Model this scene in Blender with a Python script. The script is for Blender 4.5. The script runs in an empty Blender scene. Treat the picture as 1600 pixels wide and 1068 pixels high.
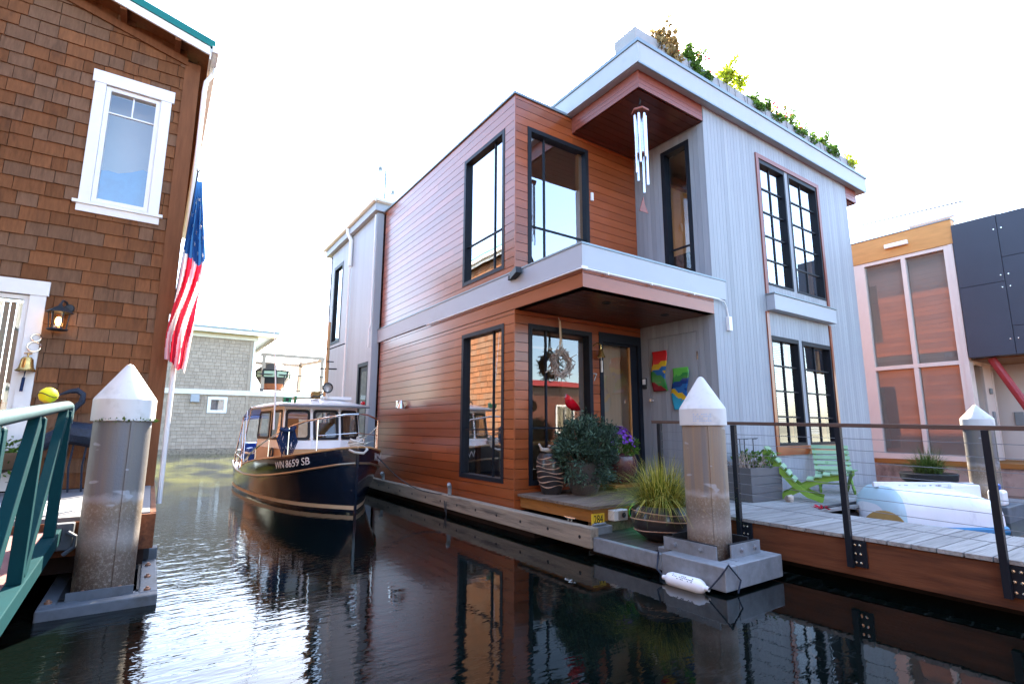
import bpy, bmesh, math, random
from math import sin, cos, pi, radians, sqrt, exp
from mathutils import Vector, Matrix, noise
random.seed(7)
SC = bpy.context.scene
COL = SC.collection
V = Vector

# ------------------------------------------------------------------ helpers
def wloc(o):
    p = V((0, 0, 0))
    while o is not None:
        p += o.location
        o = o.parent
    return p

def thing(name, label, cat, loc=(0, 0, 0), rz=0.0, group=None):
    o = bpy.data.objects.new(name, None)
    COL.objects.link(o)
    o.empty_display_size = .2
    o.location = loc
    o.rotation_euler = (0, 0, rz)
    o['label'] = label
    o['category'] = cat
    if group: o['group'] = group
    return o

def tag(o, label, cat, group=None):
    o['label'] = label
    o['category'] = cat
    if group: o['group'] = group
    return o

def struct(o):
    o['kind'] = 'structure'
    return o

def copy_tree(o, parent=None):
    c = o.copy()
    COL.objects.link(c)
    c.parent = parent
    for ch in list(o.children):
        copy_tree(ch, c)
    return c

class MB:
    """collects shapes into one mesh"""
    def __init__(s):
        s.bm = bmesh.new()
        s.lay = s.bm.faces.layers.float.new('rnd')
        s.mi = 0
        s.r = None
    def face(s, vs, r=None):
        try:
            f = s.bm.faces.new(vs)
        except ValueError:
            return None
        f[s.lay] = r if r is not None else (s.r if s.r is not None else .5)
        f.material_index = s.mi
        return f
    def v(s, p): return s.bm.verts.new(p)
    def poly(s, pts, r=None): return s.face([s.v(p) for p in pts], r)
    def hexa(s, p, r=None):
        """8 points: bottom 4 ccw, top 4 ccw"""
        v = [s.v(q) for q in p]
        for i in ((3, 2, 1, 0), (4, 5, 6, 7), (0, 1, 5, 4), (1, 2, 6, 5), (2, 3, 7, 6), (3, 0, 4, 7)):
            s.face([v[k] for k in i], r)
    def box(s, x0, x1, y0, y1, z0, z1, r=None):
        if x0 > x1: x0, x1 = x1, x0
        if y0 > y1: y0, y1 = y1, y0
        if z0 > z1: z0, z1 = z1, z0
        s.hexa([(x0, y0, z0), (x1, y0, z0), (x1, y1, z0), (x0, y1, z0),
                (x0, y0, z1), (x1, y0, z1), (x1, y1, z1), (x0, y1, z1)], r)
    def dbox(s, axis, da, db, u0, u1, z0, z1, r=None):
        if axis == 'X': s.box(da, db, u0, u1, z0, z1, r)
        else: s.box(u0, u1, da, db, z0, z1, r)
    def beam(s, a, b, w, h, up=(0, 0, 1), r=None):
        """rectangular bar from a to b; w across, h along up"""
        a = V(a); b = V(b); d = (b - a).normalized(); up = V(up)
        sd = d.cross(up)
        if sd.length < 1e-5: sd = d.cross(V((1, 0, 0)))
        sd.normalize(); u = sd.cross(d).normalized()
        sd *= w / 2; u *= h / 2
        s.hexa([a - sd - u, a + sd - u, b + sd - u, b - sd - u, a - sd + u, a + sd + u, b + sd + u, b - sd + u], r)
    def tube(s, pts, rad, seg=8, caps=True, closed=False, r=None):
        pts = [V(p) for p in pts]
        n = len(pts)
        rads = rad if isinstance(rad, (list, tuple)) else [rad] * n
        rings = []
        prev = None
        for i, p in enumerate(pts):
            if closed: d = pts[(i + 1) % n] - pts[i - 1]
            elif i == 0: d = pts[1] - p
            elif i == n - 1: d = p - pts[i - 1]
            else: d = (pts[i + 1] - p).normalized() + (p - pts[i - 1]).normalized()
            if d.length < 1e-9: d = V((0, 0, 1))
            d.normalize()
            if prev is None:
                a = d.orthogonal().normalized()
            else:
                a = prev - d * prev.dot(d)
                a = a.normalized() if a.length > 1e-6 else d.orthogonal().normalized()
            prev = a
            b = d.cross(a)
            rings.append([s.v(p + (a * cos(2 * pi * k / seg) + b * sin(2 * pi * k / seg)) * rads[i]) for k in range(seg)])
        m = n if closed else n - 1
        for i in range(m):
            A = rings[i]; B = rings[(i + 1) % n]
            for k in range(seg):
                s.face([A[k], A[(k + 1) % seg], B[(k + 1) % seg], B[k]], r)
        if caps and not closed:
            s.face(rings[0][::-1], r); s.face(rings[-1], r)
    def lathe(s, prof, c=(0, 0, 0), seg=24, r=None, ax=None, wob=None):
        c = V(c)
        M = Matrix.Identity(3) if ax is None else V((0, 0, 1)).rotation_difference(V(ax)).to_matrix()
        rings = []
        for (rr, z) in prof:
            if rr < 1e-5:
                rings.append([s.v(c + M @ V((0, 0, z)))])
            else:
                ring = []
                for k in range(seg):
                    t = 2 * pi * k / seg
                    q = rr * (1 + (wob(t, z) if wob else 0))
                    ring.append(s.v(c + M @ V((q * cos(t), q * sin(t), z))))
                rings.append(ring)
        for A, B in zip(rings, rings[1:]):
            for k in range(seg):
                if len(A) == 1 and len(B) == 1: continue
                if len(A) == 1: s.face([A[0], B[(k + 1) % seg], B[k]][::-1] if False else [A[0], B[k], B[(k + 1) % seg]][::-1], r)
                elif len(B) == 1: s.face([A[k], A[(k + 1) % seg], B[0]], r)
                else: s.face([A[k], A[(k + 1) % seg], B[(k + 1) % seg], B[k]], r)
    def prism(s, poly, axis, a0, a1, r=None):
        """poly in the plane across axis: X->(y,z) Y->(x,z) Z->(x,y)"""
        def P(u, w, a):
            return (a, u, w) if axis == 'X' else ((u, a, w) if axis == 'Y' else (u, w, a))
        A = [s.v(P(u, w, a0)) for u, w in poly]
        B = [s.v(P(u, w, a1)) for u, w in poly]
        n = len(poly)
        s.face(A[::-1], r); s.face(B, r)
        for k in range(n):
            s.face([A[k], A[(k + 1) % n], B[(k + 1) % n], B[k]], r)
    def leaf(s, p, d, size, asp=.5, r=None):
        d = V(d)
        d = d.normalized() if d.length > 1e-6 else V((0, 0, 1))
        a = d.orthogonal().normalized()
        a = Matrix.Rotation(random.uniform(0, 2 * pi), 3, d) @ a
        p = V(p)
        s.face([s.v(p), s.v(p + d * size * .5 + a * size * asp * .5), s.v(p + d * size), s.v(p + d * size * .5 - a * size * asp * .5)],
               r if r is not None else random.random())
    def rbox(s, x0, x1, y0, y1, z0, z1, b=.02, r=None):
        """box with chamfered edges"""
        t = bmesh.new()
        bmesh.ops.create_cube(t, size=1)
        for v_ in t.verts:
            v_.co = V(((x0 + x1) / 2 + v_.co.x * (x1 - x0), (y0 + y1) / 2 + v_.co.y * (y1 - y0), (z0 + z1) / 2 + v_.co.z * (z1 - z0)))
        bmesh.ops.bevel(t, geom=list(t.edges), offset=b, segments=2, profile=.5, affect='EDGES')
        mp = {v_: s.v(v_.co) for v_ in t.verts}
        for f in t.faces: s.face([mp[v_] for v_ in f.verts], r)
        t.free()
    def addmesh(s, me, fn=None, r=None):
        vs = [s.v(fn(v_.co) if fn else v_.co) for v_ in me.vertices]
        for p in me.polygons: s.face([vs[i] for i in p.vertices], r)
    def build(s, name, mats, parent=None, smooth=False, local=False, bevel=0, M=None, angle=35):
        if M is not None: bmesh.ops.transform(s.bm, matrix=M, verts=s.bm.verts)
        if parent is not None and not local:
            bmesh.ops.translate(s.bm, vec=-wloc(parent), verts=s.bm.verts)
        bmesh.ops.recalc_face_normals(s.bm, faces=s.bm.faces)
        me = bpy.data.meshes.new(name)
        if smooth:
            for f in s.bm.faces: f.smooth = True
            for e in s.bm.edges:
                if len(e.link_faces) == 2 and e.calc_face_angle(0) > radians(angle): e.smooth = False
        s.bm.to_mesh(me); s.bm.free()
        for m in (mats if isinstance(mats, (list, tuple)) else [mats]): me.materials.append(m)
        o = bpy.data.objects.new(name, me)
        COL.objects.link(o)
        if parent is not None: o.parent = parent
        if bevel:
            b = o.modifiers.new('bevel', 'BEVEL'); b.width = bevel; b.segments = 2; b.limit_method = 'ANGLE'; b.angle_limit = radians(40)
        return o

def rect_sub(r, holes):
    out = [r]
    for (a, b, c, d) in holes:
        nxt = []
        for (u0, u1, z0, z1) in out:
            if a >= u1 or b <= u0 or c >= z1 or d <= z0:
                nxt.append((u0, u1, z0, z1)); continue
            if c > z0: nxt.append((u0, u1, z0, c))
            if d < z1: nxt.append((u0, u1, d, z1))
            m0 = max(z0, c); m1 = min(z1, d)
            if a > u0: nxt.append((u0, a, m0, m1))
            if b < u1: nxt.append((b, u1, m0, m1))
        out = nxt
    return [q for q in out if q[1] - q[0] > .004 and q[3] - q[2] > .004]

def siding(mb, axis, P, s, u0, u1, z0, z1, holes=(), pitch=.151, horiz=True, gap=.009, th=.022, back=True, phase=0.0, zb=None, joints=True):
    """boards whose outer face is at P, outward sign s; dark backing in slot 1"""
    lo, hi = (z0, z1) if horiz else (u0, u1)
    k = lo + phase
    edges = [lo]
    while k < hi - 1e-4:
        if k > lo + .02: edges.append(k)
        k += pitch
    edges.append(hi)
    for a, b in zip(edges, edges[1:]):
        if horiz:
            cuts = [u0]
            if joints and u1 - u0 > 3:
                cuts.append(u0 + random.uniform(.25, .75) * (u1 - u0))
            cuts.append(u1)
            segs = [(c0 + (.0012 if i else 0), c1, a, b - gap) for i, (c0, c1) in enumerate(zip(cuts, cuts[1:]))]
        else:
            segs = [(a, b - gap, z0, z1)]
        for sg in segs:
            rv = random.random()
            for q in rect_sub(sg, holes):
                mb.dbox(axis, P, P - s * th, *q, r=rv)
    if back:
        mb.mi = 1
        for q in rect_sub((u0, u1, z0, z1), holes):
            mb.dbox(axis, P - s * (th + .003), P - s * .14, *q, r=.5)
        mb.mi = 0

# ------------------------------------------------------------------ materials
def nodes(name):
    m = bpy.data.materials.new(name)
    m.use_nodes = True
    nt = m.node_tree
    nt.nodes.clear()
    out = nt.nodes.new('ShaderNodeOutputMaterial')
    return m, nt, out

def N(nt, t, **kw):
    n = nt.nodes.new(t)
    for k, v_ in kw.items():
        if k.startswith('i_'): n.inputs[k[2:].replace('_', ' ')].default_value = v_
        else: setattr(n, k, v_)
    return n

def mathn(nt, op, a, b=None, clamp=False):
    n = nt.nodes.new('ShaderNodeMath'); n.operation = op; n.use_clamp = clamp
    for i, q in enumerate((a, b)):
        if q is None: continue
        if isinstance(q, (int, float)): n.inputs[i].default_value = q
        else: nt.links.new(q, n.inputs[i])
    return n.outputs[0]

def mixc(nt, fac, a, b, mode='MIX'):
    n = nt.nodes.new('ShaderNodeMix'); n.data_type = 'RGBA'; n.blend_type = mode
    for i, q in ((0, fac), (6, a), (7, b)):
        if isinstance(q, (int, float)): n.inputs[i].default_value = q
        elif isinstance(q, tuple): n.inputs[i].default_value = (q[0], q[1], q[2], 1)
        else: nt.links.new(q, n.inputs[i])
    return n.outputs[2]

def ramp(nt, fac, stops):
    n = nt.nodes.new('ShaderNodeValToRGB')
    e = n.color_ramp.elements
    while len(e) < len(stops): e.new(.5)
    for i, (p, c) in enumerate(stops):
        e[i].position = p
        e[i].color = (c, c, c, 1) if isinstance(c, (int, float)) else (c[0], c[1], c[2], 1)
    nt.links.new(fac, n.inputs[0])
    return n.outputs[0]

def objcoord(nt, sc=(1, 1, 1)):
    tc = nt.nodes.new('ShaderNodeTexCoord')
    mp = nt.nodes.new('ShaderNodeMapping')
    mp.inputs['Scale'].default_value = sc
    nt.links.new(tc.outputs['Object'], mp.inputs[0])
    return mp.outputs[0], tc

def noisen(nt, co, scale, detail=5, rough=.6):
    n = nt.nodes.new('ShaderNodeTexNoise')
    n.inputs['Scale'].default_value = scale; n.inputs['Detail'].default_value = detail; n.inputs['Roughness'].default_value = rough
    if co is not None: nt.links.new(co, n.inputs['Vector'])
    return n.outputs[0]

def mat(name, col, rough=.6, metal=0.0, var=.15, vs=3.0, st=(1, 1, 1), rnd=0.0, bump=0.0, bs=30.0, col2=None, coat=0.0, spec=.3,
        alt=None, dirt=None, trans=0.0, crough=.08):
    """generic procedural surface: fine grain + per-piece variation + bump; alt: second colour chosen per piece; dirt: (colour, scale, lo, hi)"""
    m, nt, out = nodes(name)
    b = nt.nodes.new('ShaderNodeBsdfPrincipled')
    nt.links.new(b.outputs[0], out.inputs[0])
    co, tc = objcoord(nt, st)
    nz = noisen(nt, co, vs)
    c = (col[0], col[1], col[2])
    cur = None
    at = nt.nodes.new('ShaderNodeAttribute'); at.attribute_name = 'rnd'
    if alt is not None:
        f = mathn(nt, 'GREATER_THAN', at.outputs['Fac'], alt[1])
        cur = mixc(nt, f, c, alt[0])
    if col2 is not None:
        cur = mixc(nt, ramp(nt, nz, [(.35, 0.0), (.68, 1.0)]), cur if cur is not None else c, col2)
    f1 = mathn(nt, 'ADD', mathn(nt, 'MULTIPLY', mathn(nt, 'SUBTRACT', nz, .5), var * 3), 1.0)
    if rnd:
        f2 = mathn(nt, 'ADD', mathn(nt, 'MULTIPLY', mathn(nt, 'SUBTRACT', at.outputs['Fac'], .5), rnd * 2), 1.0)
        f1 = mathn(nt, 'MULTIPLY', f1, f2)
    vm = nt.nodes.new('ShaderNodeVectorMath'); vm.operation = 'SCALE'
    if cur is None: vm.inputs[0].default_value = c
    else: nt.links.new(cur, vm.inputs[0])
    nt.links.new(f1, vm.inputs['Scale'])
    res = vm.outputs[0]
    if dirt is not None:
        dn = noisen(nt, co, dirt[1], 6, .65)
        res = mixc(nt, ramp(nt, dn, [(dirt[2], 0.0), (dirt[3], 1.0)]), res, dirt[0])
    nt.links.new(res, b.inputs['Base Color'])
    b.inputs['Roughness'].default_value = rough
    rr = mathn(nt, 'ADD', mathn(nt, 'MULTIPLY', mathn(nt, 'SUBTRACT', nz, .5), .12), rough, True)
    nt.links.new(rr, b.inputs['Roughness'])
    b.inputs['Metallic'].default_value = metal
    b.inputs['Specular IOR Level'].default_value = spec
    b.inputs['Coat Weight'].default_value = coat
    b.inputs['Coat Roughness'].default_value = crough
    if bump:
        bn = noisen(nt, co, bs, 6)
        bp = nt.nodes.new('ShaderNodeBump'); bp.inputs['Strength'].default_value = bump; bp.inputs['Distance'].default_value = .01
        nt.links.new(bn, bp.inputs['Height']); nt.links.new(bp.outputs[0], b.inputs['Normal'])
    if trans:
        tr = nt.nodes.new('ShaderNodeBsdfTranslucent')
        nt.links.new(res, tr.inputs[0])
        mx = nt.nodes.new('ShaderNodeMixShader'); mx.inputs[0].default_value = trans
        nt.links.new(b.outputs[0], mx.inputs[1]); nt.links.new(tr.outputs[0], mx.inputs[2]); nt.links.new(mx.outputs[0], out.inputs[0])
    return m

def glass(name, base=.12, tint=(.86, .9, .9)):
    m, nt, out = nodes(name)
    lw = nt.nodes.new('ShaderNodeLayerWeight'); lw.inputs[0].default_value = .5
    f = mathn(nt, 'ADD', mathn(nt, 'MULTIPLY', mathn(nt, 'POWER', lw.outputs['Facing'], 3.5), .8), base, True)
    co, tc = objcoord(nt)
    nz = noisen(nt, co, .8, 1)
    bp = nt.nodes.new('ShaderNodeBump'); bp.inputs['Strength'].default_value = .05; bp.inputs['Distance'].default_value = .06
    nt.links.new(nz, bp.inputs['Height'])
    t = nt.nodes.new('ShaderNodeBsdfTransparent'); t.inputs[0].default_value = (*tint, 1)
    g = nt.nodes.new('ShaderNodeBsdfGlossy'); g.inputs['Roughness'].default_value = .0; g.inputs[0].default_value = (.96, .98, 1, 1)
    nt.links.new(bp.outputs[0], g.inputs['Normal'])
    mx = nt.nodes.new('ShaderNodeMixShader')
    nt.links.new(f, mx.inputs[0]); nt.links.new(t.outputs[0], mx.inputs[1]); nt.links.new(g.outputs[0], mx.inputs[2]); nt.links.new(mx.outputs[0], out.inputs[0])
    return m

def emit(name, col, s):
    m, nt, out = nodes(name)
    e = nt.nodes.new('ShaderNodeEmission'); e.inputs[0].default_value = (*col, 1); e.inputs[1].default_value = s
    nt.links.new(e.outputs[0], out.inputs[0])
    return m

M = {}
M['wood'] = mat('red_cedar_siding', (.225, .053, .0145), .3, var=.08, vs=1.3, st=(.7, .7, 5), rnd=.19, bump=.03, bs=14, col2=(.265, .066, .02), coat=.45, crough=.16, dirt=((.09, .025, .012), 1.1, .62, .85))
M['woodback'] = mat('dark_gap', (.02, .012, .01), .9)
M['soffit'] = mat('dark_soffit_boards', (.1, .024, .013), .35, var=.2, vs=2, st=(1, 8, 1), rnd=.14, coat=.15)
M['pinkwood'] = mat('stained_trim_wood', (.2, .054, .034), .38, var=.16, vs=2, st=(6, 1, 6), rnd=.1, coat=.1)
M['grey'] = mat('grey_painted_boards', (.275, .297, .322), .5, var=.13, vs=1.6, st=(7, 7, .5), rnd=.09, bump=.12, bs=9, dirt=((.18, .205, .25), 2.2, .6, .82))
M['greyback'] = mat('grey_groove', (.1, .105, .115), .9)
M['palegrey'] = mat('pale_grey_boards', (.345, .365, .395), .5, var=.08, vs=1.6, st=(7, 7, .5), rnd=.06)
M['trim'] = mat('light_grey_trim', (.36, .385, .42), .45, var=.06, vs=1.5, dirt=((.3, .31, .33), 1.3, .58, .85))
M['cap'] = mat('slate_metal_flashing', (.2, .25, .28), .4, metal=.4, var=.1)
M['black'] = mat('black_window_frame', (.008, .011, .017), .5, var=.2, spec=.2)
M['white'] = mat('white_paint', (.78, .77, .74), .45, var=.05, vs=4)
M['capwhite'] = mat('weathered_white_cap', (.56, .555, .53), .5, var=.06, vs=3, dirt=((.36, .35, .31), 3.2, .56, .78))
M['jamb'] = mat('fir_jamb', (.42, .2, .07), .45, var=.15, vs=3, st=(6, 6, 1))
M['inside'] = mat('interior_plaster', (.5, .42, .3), .8, var=.05)
M['indark'] = mat('interior_panel', (.22, .12, .06), .6, var=.2, st=(4, 4, 1))
M['blind'] = mat('white_blind', (.72, .72, .68), .6, var=.03)
M['glass'] = glass('window_glass', .13)
M['glass2'] = glass('bay_window_glass', .42, (.75, .78, .78))
M['glassb'] = glass('boat_glass', .1, (.6, .62, .6))
M['concrete'] = mat('planter_concrete', (.3, .31, .32), .8, var=.2, vs=3, bump=.2, bs=40)
M['shingle'] = mat('cedar_shingle', (.2, .083, .036), .85, spec=.1, var=.3, vs=5, st=(5, 5, .7), rnd=.3, bump=.5, bs=30, dirt=((.07, .036, .022), 1.3, .54, .86), alt=((.14, .075, .043), .62))
M['shback'] = mat('dark_shingle_backing', (.02, .01, .007), .9)  # even dark backing behind the shingles, also on float hulls
M['cornerwood'] = mat('brown_corner_board', (.17, .068, .03), .75, spec=.12, var=.3, vs=3, st=(6, 6, .6), bump=.2)
M['greyshingle'] = mat('grey_shingle', (.37, .3, .235), .85, spec=.1, var=.14, vs=4, rnd=.1, bump=.2)
M['greyshback'] = mat('grey_shingle_backing', (.11, .1, .09), .9)  # even darker backing board behind the far grey shingles
M['cream'] = mat('cream_trim', (.72, .68, .6), .5, var=.06)
M['greenroof'] = mat('green_metal_roof', (.0, .13, .11), .4, metal=.1, var=.12)
M['teal'] = mat('teal_painted_steel', (.0015, .027, .033), .75, var=.18, vs=5, bump=.08, dirt=((.06, .09, .085), 7, .68, .74), spec=.06)
M['tealrail'] = mat('worn_handrail_steel', (.035, .075, .085), .6, spec=.15, metal=.0, var=.14)
M['rampfloor'] = mat('maroon_ramp_tread', (.17, .085, .085), .8, var=.2, vs=8, bump=.3, bs=60)
M['galv'] = mat('galvanised_steel', (.24, .262, .285), .5, metal=.35, var=.22, vs=14, dirt=((.15, .155, .155), 4, .5, .8))
M['galvdark'] = mat('darkened_galvanised_steel', (.1, .115, .135), .6, spec=.25, metal=.0, var=.25, vs=9, dirt=((.07, .072, .07), 4, .5, .75))  # darker copy of the galvanised steel; the left bank's shade is in its colour
M['bolt'] = mat('rusty_bolt', (.26, .14, .09), .6, metal=.5, var=.3, vs=40)
M['rubber'] = mat('black_rubber', (.012, .013, .015), .6)
M['deck'] = mat('weathered_deck_board', (.29, .28, .262), .8, var=.3, vs=3, st=(.5, 9, 9), rnd=.14, bump=.4, bs=12, dirt=((.11, .1, .095), 2.5, .5, .75))
M['deckdark'] = mat('dark_weathered_plank', (.065, .056, .05), .85, spec=.12, var=.3, vs=3, st=(1, 6, 6), rnd=.2, bump=.5, bs=12)
M['porchdeck'] = mat('brown_worn_deck_board', (.17, .125, .095), .8, spec=.15, var=.3, vs=3, st=(.5, 9, 9), rnd=.18, bump=.4, bs=12, dirt=((.07, .05, .04), 2.5, .5, .75))
M['fascia'] = mat('treated_timber', (.135, .05, .024), .75, spec=.12, var=.35, vs=2.5, st=(6, .6, 6), bump=.3, bs=14, dirt=((.055, .026, .017), 2.2, .48, .74))
M['oldtimber'] = mat('grey_old_timber', (.27, .22, .165), .85, spec=.12, var=.35, vs=2.2, st=(6, .5, 6), bump=.6, bs=16, dirt=((.08, .07, .06), 2, .5, .72))
M['yellowtimber'] = mat('honey_timber', (.3, .13, .036), .7, spec=.15, var=.35, vs=2.5, st=(.8, .8, 8), bump=.3, bs=16, dirt=((.14, .075, .04), 2.5, .55, .75))
M['whitedeck'] = mat('white_deck_coating', (.15, .157, .172), .8, spec=.12, var=.12, vs=5)
M['rug'] = mat('grey_mat', (.3, .32, .34), .95, var=.15, vs=20, bump=.3)
M['hull'] = mat('navy_gelcoat', (.006, .012, .024), .12, var=.1, coat=.6)
M['gelcoat'] = mat('white_gelcoat', (.84, .84, .82), .25, var=.04, coat=.3)
M['tan'] = mat('tan_cabin_band', (.5, .29, .13), .35, var=.14, vs=3, coat=.3)
M['creamstripe'] = mat('cream_boot_stripe', (.62, .47, .3), .4, var=.1)
M['rub'] = mat('bronze_rub_rail', (.36, .29, .2), .3, metal=.7, var=.15)
M['steel'] = mat('stainless_steel', (.66, .64, .6), .16, metal=.95, var=.08)
M['wire'] = mat('dull_wire', (.2, .21, .22), .45, metal=.3)
M['railwood'] = mat('brown_grey_rail', (.09, .055, .042), .55, var=.25, vs=4, st=(6, .6, 6))
M['glass3'] = glass('shaded_glass', .13, (.75, .77, .77))
M['chrome'] = mat('wind_chime_aluminium', (.75, .77, .8), .22, metal=.9, var=.04)
M['canvas'] = mat('pale_grey_canvas', (.55, .55, .53), .8, var=.06, bump=.2)
M['blue'] = mat('blue_canvas', (.012, .07, .32), .7, var=.15, bump=.2)
M['navyrope'] = mat('navy_rope', (.008, .025, .075), .8, var=.3, vs=60)
M['rope'] = mat('white_rope', (.6, .57, .5), .8, var=.2, vs=60)
M['brass'] = mat('brass', (.62, .4, .13), .25, metal=.9, var=.14)
M['iron'] = mat('black_iron', (.02, .023, .027), .5, var=.2)
M['foliage'] = mat('juniper_needles', (.03, .058, .034), .65, var=.3, vs=6, rnd=.55, alt=((.06, .105, .065), .72), trans=.15)
M['leafy'] = mat('green_leaves', (.09, .18, .025), .55, var=.2, rnd=.5, trans=.5)
M['lime'] = mat('lime_leaves', (.36, .42, .03), .55, var=.2, rnd=.35, trans=.65)
M['grass'] = mat('ornamental_grass', (.17, .21, .025), .5, var=.2, rnd=.5, alt=((.42, .36, .07), .6), trans=.3)
M['greengrass'] = mat('darkened_green_grass', (.06, .11, .02), .6, var=.2, rnd=.5, trans=.15)  # own green, darkened so the sunlit far bowl looks shaded
M['drygrass'] = mat('dry_grass', (.3, .22, .09), .6, rnd=.4, trans=.3)
M['purple'] = mat('purple_petals', (.22, .05, .42), .6, rnd=.35, trans=.2)
M['red'] = mat('red_petals', (.55, .01, .04), .6, rnd=.3, trans=.3)
M['redglass'] = mat('red_glass', (.5, .006, .02), .1, coat=.5)
M['yellow'] = mat('yellow_petals', (.6, .42, .02), .6, rnd=.3, trans=.3)
M['stem'] = mat('brown_stem', (.1, .06, .035), .8)
M['soil'] = mat('potting_soil', (.03, .02, .014), .95, bump=.6)
M['potdark'] = mat('dark_glazed_pot', (.028, .025, .026), .32, var=.25, vs=4, coat=.3)
M['potstripe'] = mat('raised_clay_band', (.42, .27, .19), .6, var=.2)
M['potgrey'] = mat('grey_glazed_pot', (.075, .062, .055), .4, var=.3, vs=3, coat=.2)
M['potbrown'] = mat('plum_glazed_pot', (.07, .024, .022), .25, var=.3, vs=5, coat=.4)
M['planterbox'] = mat('grey_fibre_planter', (.1, .1, .105), .55, var=.15)
M['planterside'] = mat('galvanised_planter_side', (.33, .34, .35), .5, metal=.35, var=.2)
M['limepaint'] = mat('lime_green_paint', (.17, .31, .04), .5, var=.14, vs=5, rnd=.1, dirt=((.05, .14, .02), 6, .64, .74))
M['mintpaint'] = mat('faded_mint_slat', (.26, .42, .24), .55, var=.14, vs=5, rnd=.14, dirt=((.1, .24, .08), 6, .62, .74))
M['dinghy'] = mat('white_dinghy_gelcoat', (.74, .76, .78), .3, var=.06, dirt=((.5, .52, .55), 2, .6, .8))
M['dinghyblue'] = mat('blue_dinghy_rim', (.02, .17, .34), .4, var=.15)
M['paleblue'] = mat('pale_blue_gelcoat', (.45, .62, .68), .3, var=.06)
M['discwood'] = mat('ochre_disc', (.24, .15, .045), .7, var=.3, vs=6)
M['driftwood'] = mat('bleached_driftwood', (.5, .42, .34), .8, var=.3, vs=4, st=(5, 1, 5), bump=.5)
M['twig'] = mat('dry_twigs', (.3, .24, .19), .85, rnd=.5, var=.2)
M['raffia'] = mat('raffia', (.5, .4, .28), .8, rnd=.2)
M['plastic'] = mat('white_plastic', (.76, .77, .76), .4, var=.04)
M['greyplastic'] = mat('grey_plastic', (.22, .24, .25), .5)
M['orange'] = mat('orange_plywood', (.5, .25, .08), .5, var=.18, vs=2, st=(1, 1, 5))
M['whiteframe'] = mat('white_window_wall', (.62, .55, .5), .45, var=.03)
M['darkpanel'] = mat('charcoal_blue_panel', (.034, .042, .062), .48, var=.12, vs=1.2, spec=.4)
M['shade'] = mat('grey_roller_shade', (.36, .33, .3), .8, var=.05)
M['redpaint'] = mat('red_steel', (.3, .03, .035), .45, var=.1)
M['signyellow'] = mat('yellow_sign', (.72, .47, .03), .5, var=.12, vs=20)
M['ink'] = mat('black_ink', (.012, .012, .012), .6)
M['letterwhite'] = mat('white_lettering', (.8, .8, .78), .5)
M['flagred'] = mat('flag_red', (.5, .012, .04), .75, var=.1, trans=.35)
M['flagwhite'] = mat('flag_white', (.74, .72, .72), .75, var=.05, trans=.35)
M['flagblue'] = mat('flag_blue', (.02, .09, .27), .75, var=.1, trans=.25)
M['greenlight'] = emit('green_lamp_glow', (.02, 1, .3), 2.2)
M['navgreen'] = mat('green_lens', (.0, .2, .07), .3, coat=.4)
M['warmbulb'] = emit('warm_bulb', (1, .6, .24), 4)
M['lampglass'] = mat('amber_seeded_glass', (.55, .3, .14), .3, trans=.6)
M['ball'] = mat('yellow_softball', (.62, .6, .01), .6, var=.08, bump=.2)
M['sculpt'] = mat('blue_black_metal', (.02, .03, .05), .45, metal=.3, var=.5, vs=30, bump=.6, bs=50)
M['hill'] = mat('blue_hill_reflection', (.03, .13, .26), .4, var=.5, vs=3)  # colour of a hill reflection painted behind the pane
M['terracotta'] = mat('terracotta', (.36, .12, .05), .7)
M['palegreen'] = mat('pale_green_glass', (.32, .42, .3), .3)
M['mastwood'] = mat('varnished_mast', (.46, .27, .12), .35, var=.2, st=(5, 5, 1), coat=.3)
# ------------------------------------------------------------------ camera, sky, sun
cam = bpy.data.cameras.new('camera'); camo = bpy.data.objects.new('camera', cam); COL.objects.link(camo)
cam.sensor_width = 36; cam.lens = 809.17 / 1600 * 36; cam.clip_end = 2000; cam.clip_start = .05
camo.matrix_world = Matrix.Translation((0, 0, 1.5)) @ Matrix.Rotation(radians(-34.419), 4, 'Z') @ Matrix.Rotation(radians(90 + 9.409), 4, 'X') @ Matrix.Rotation(radians(.1766), 4, 'Z')
SC.camera = camo
SUN_AZ = radians(38)       # from +Y toward +X
SUN_EL = radians(42)
W = bpy.data.worlds.new('World'); SC.world = W; W.use_nodes = True
wn = W.node_tree; wn.nodes.clear()
wo = wn.nodes.new('ShaderNodeOutputWorld'); bg = wn.nodes.new('ShaderNodeBackground'); sk = wn.nodes.new('ShaderNodeTexSky')
sk.sky_type = 'NISHITA'; sk.sun_disc = False; sk.sun_elevation = SUN_EL; sk.sun_rotation = SUN_AZ
sk.air_density = 1.0; sk.dust_density = 1.5; sk.ozone_density = 1.0
bg.inputs[1].default_value = .15
wn.links.new(sk.outputs[0], bg.inputs[0]); wn.links.new(bg.outputs[0], wo.inputs[0])
sun = bpy.data.lights.new('sun', 'SUN'); sun.energy = 4.8; sun.angle = radians(.6); sun.color = (1, .86, .68)
suno = bpy.data.objects.new('sun', sun); COL.objects.link(suno)
sd = V((sin(SUN_AZ) * cos(SUN_EL), cos(SUN_AZ) * cos(SUN_EL), sin(SUN_EL)))
suno.rotation_euler = sd.to_track_quat('Z', 'Y').to_euler()
suno.location = (20, 20, 30)
SC.view_settings.view_transform = 'Standard'; SC.view_settings.look = 'None'; SC.view_settings.gamma = 1; SC.view_settings.use_curve_mapping = False
SC.view_settings.exposure = 3.08
SC.cycles.max_bounces = 8; SC.cycles.transparent_max_bounces = 16; SC.cycles.glossy_bounces = 5; SC.cycles.diffuse_bounces = 4
SC.cycles.use_denoising = True
SC.cycles.caustics_reflective = False; SC.cycles.caustics_refractive = False; SC.cycles.sample_clamp_indirect = 8

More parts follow.
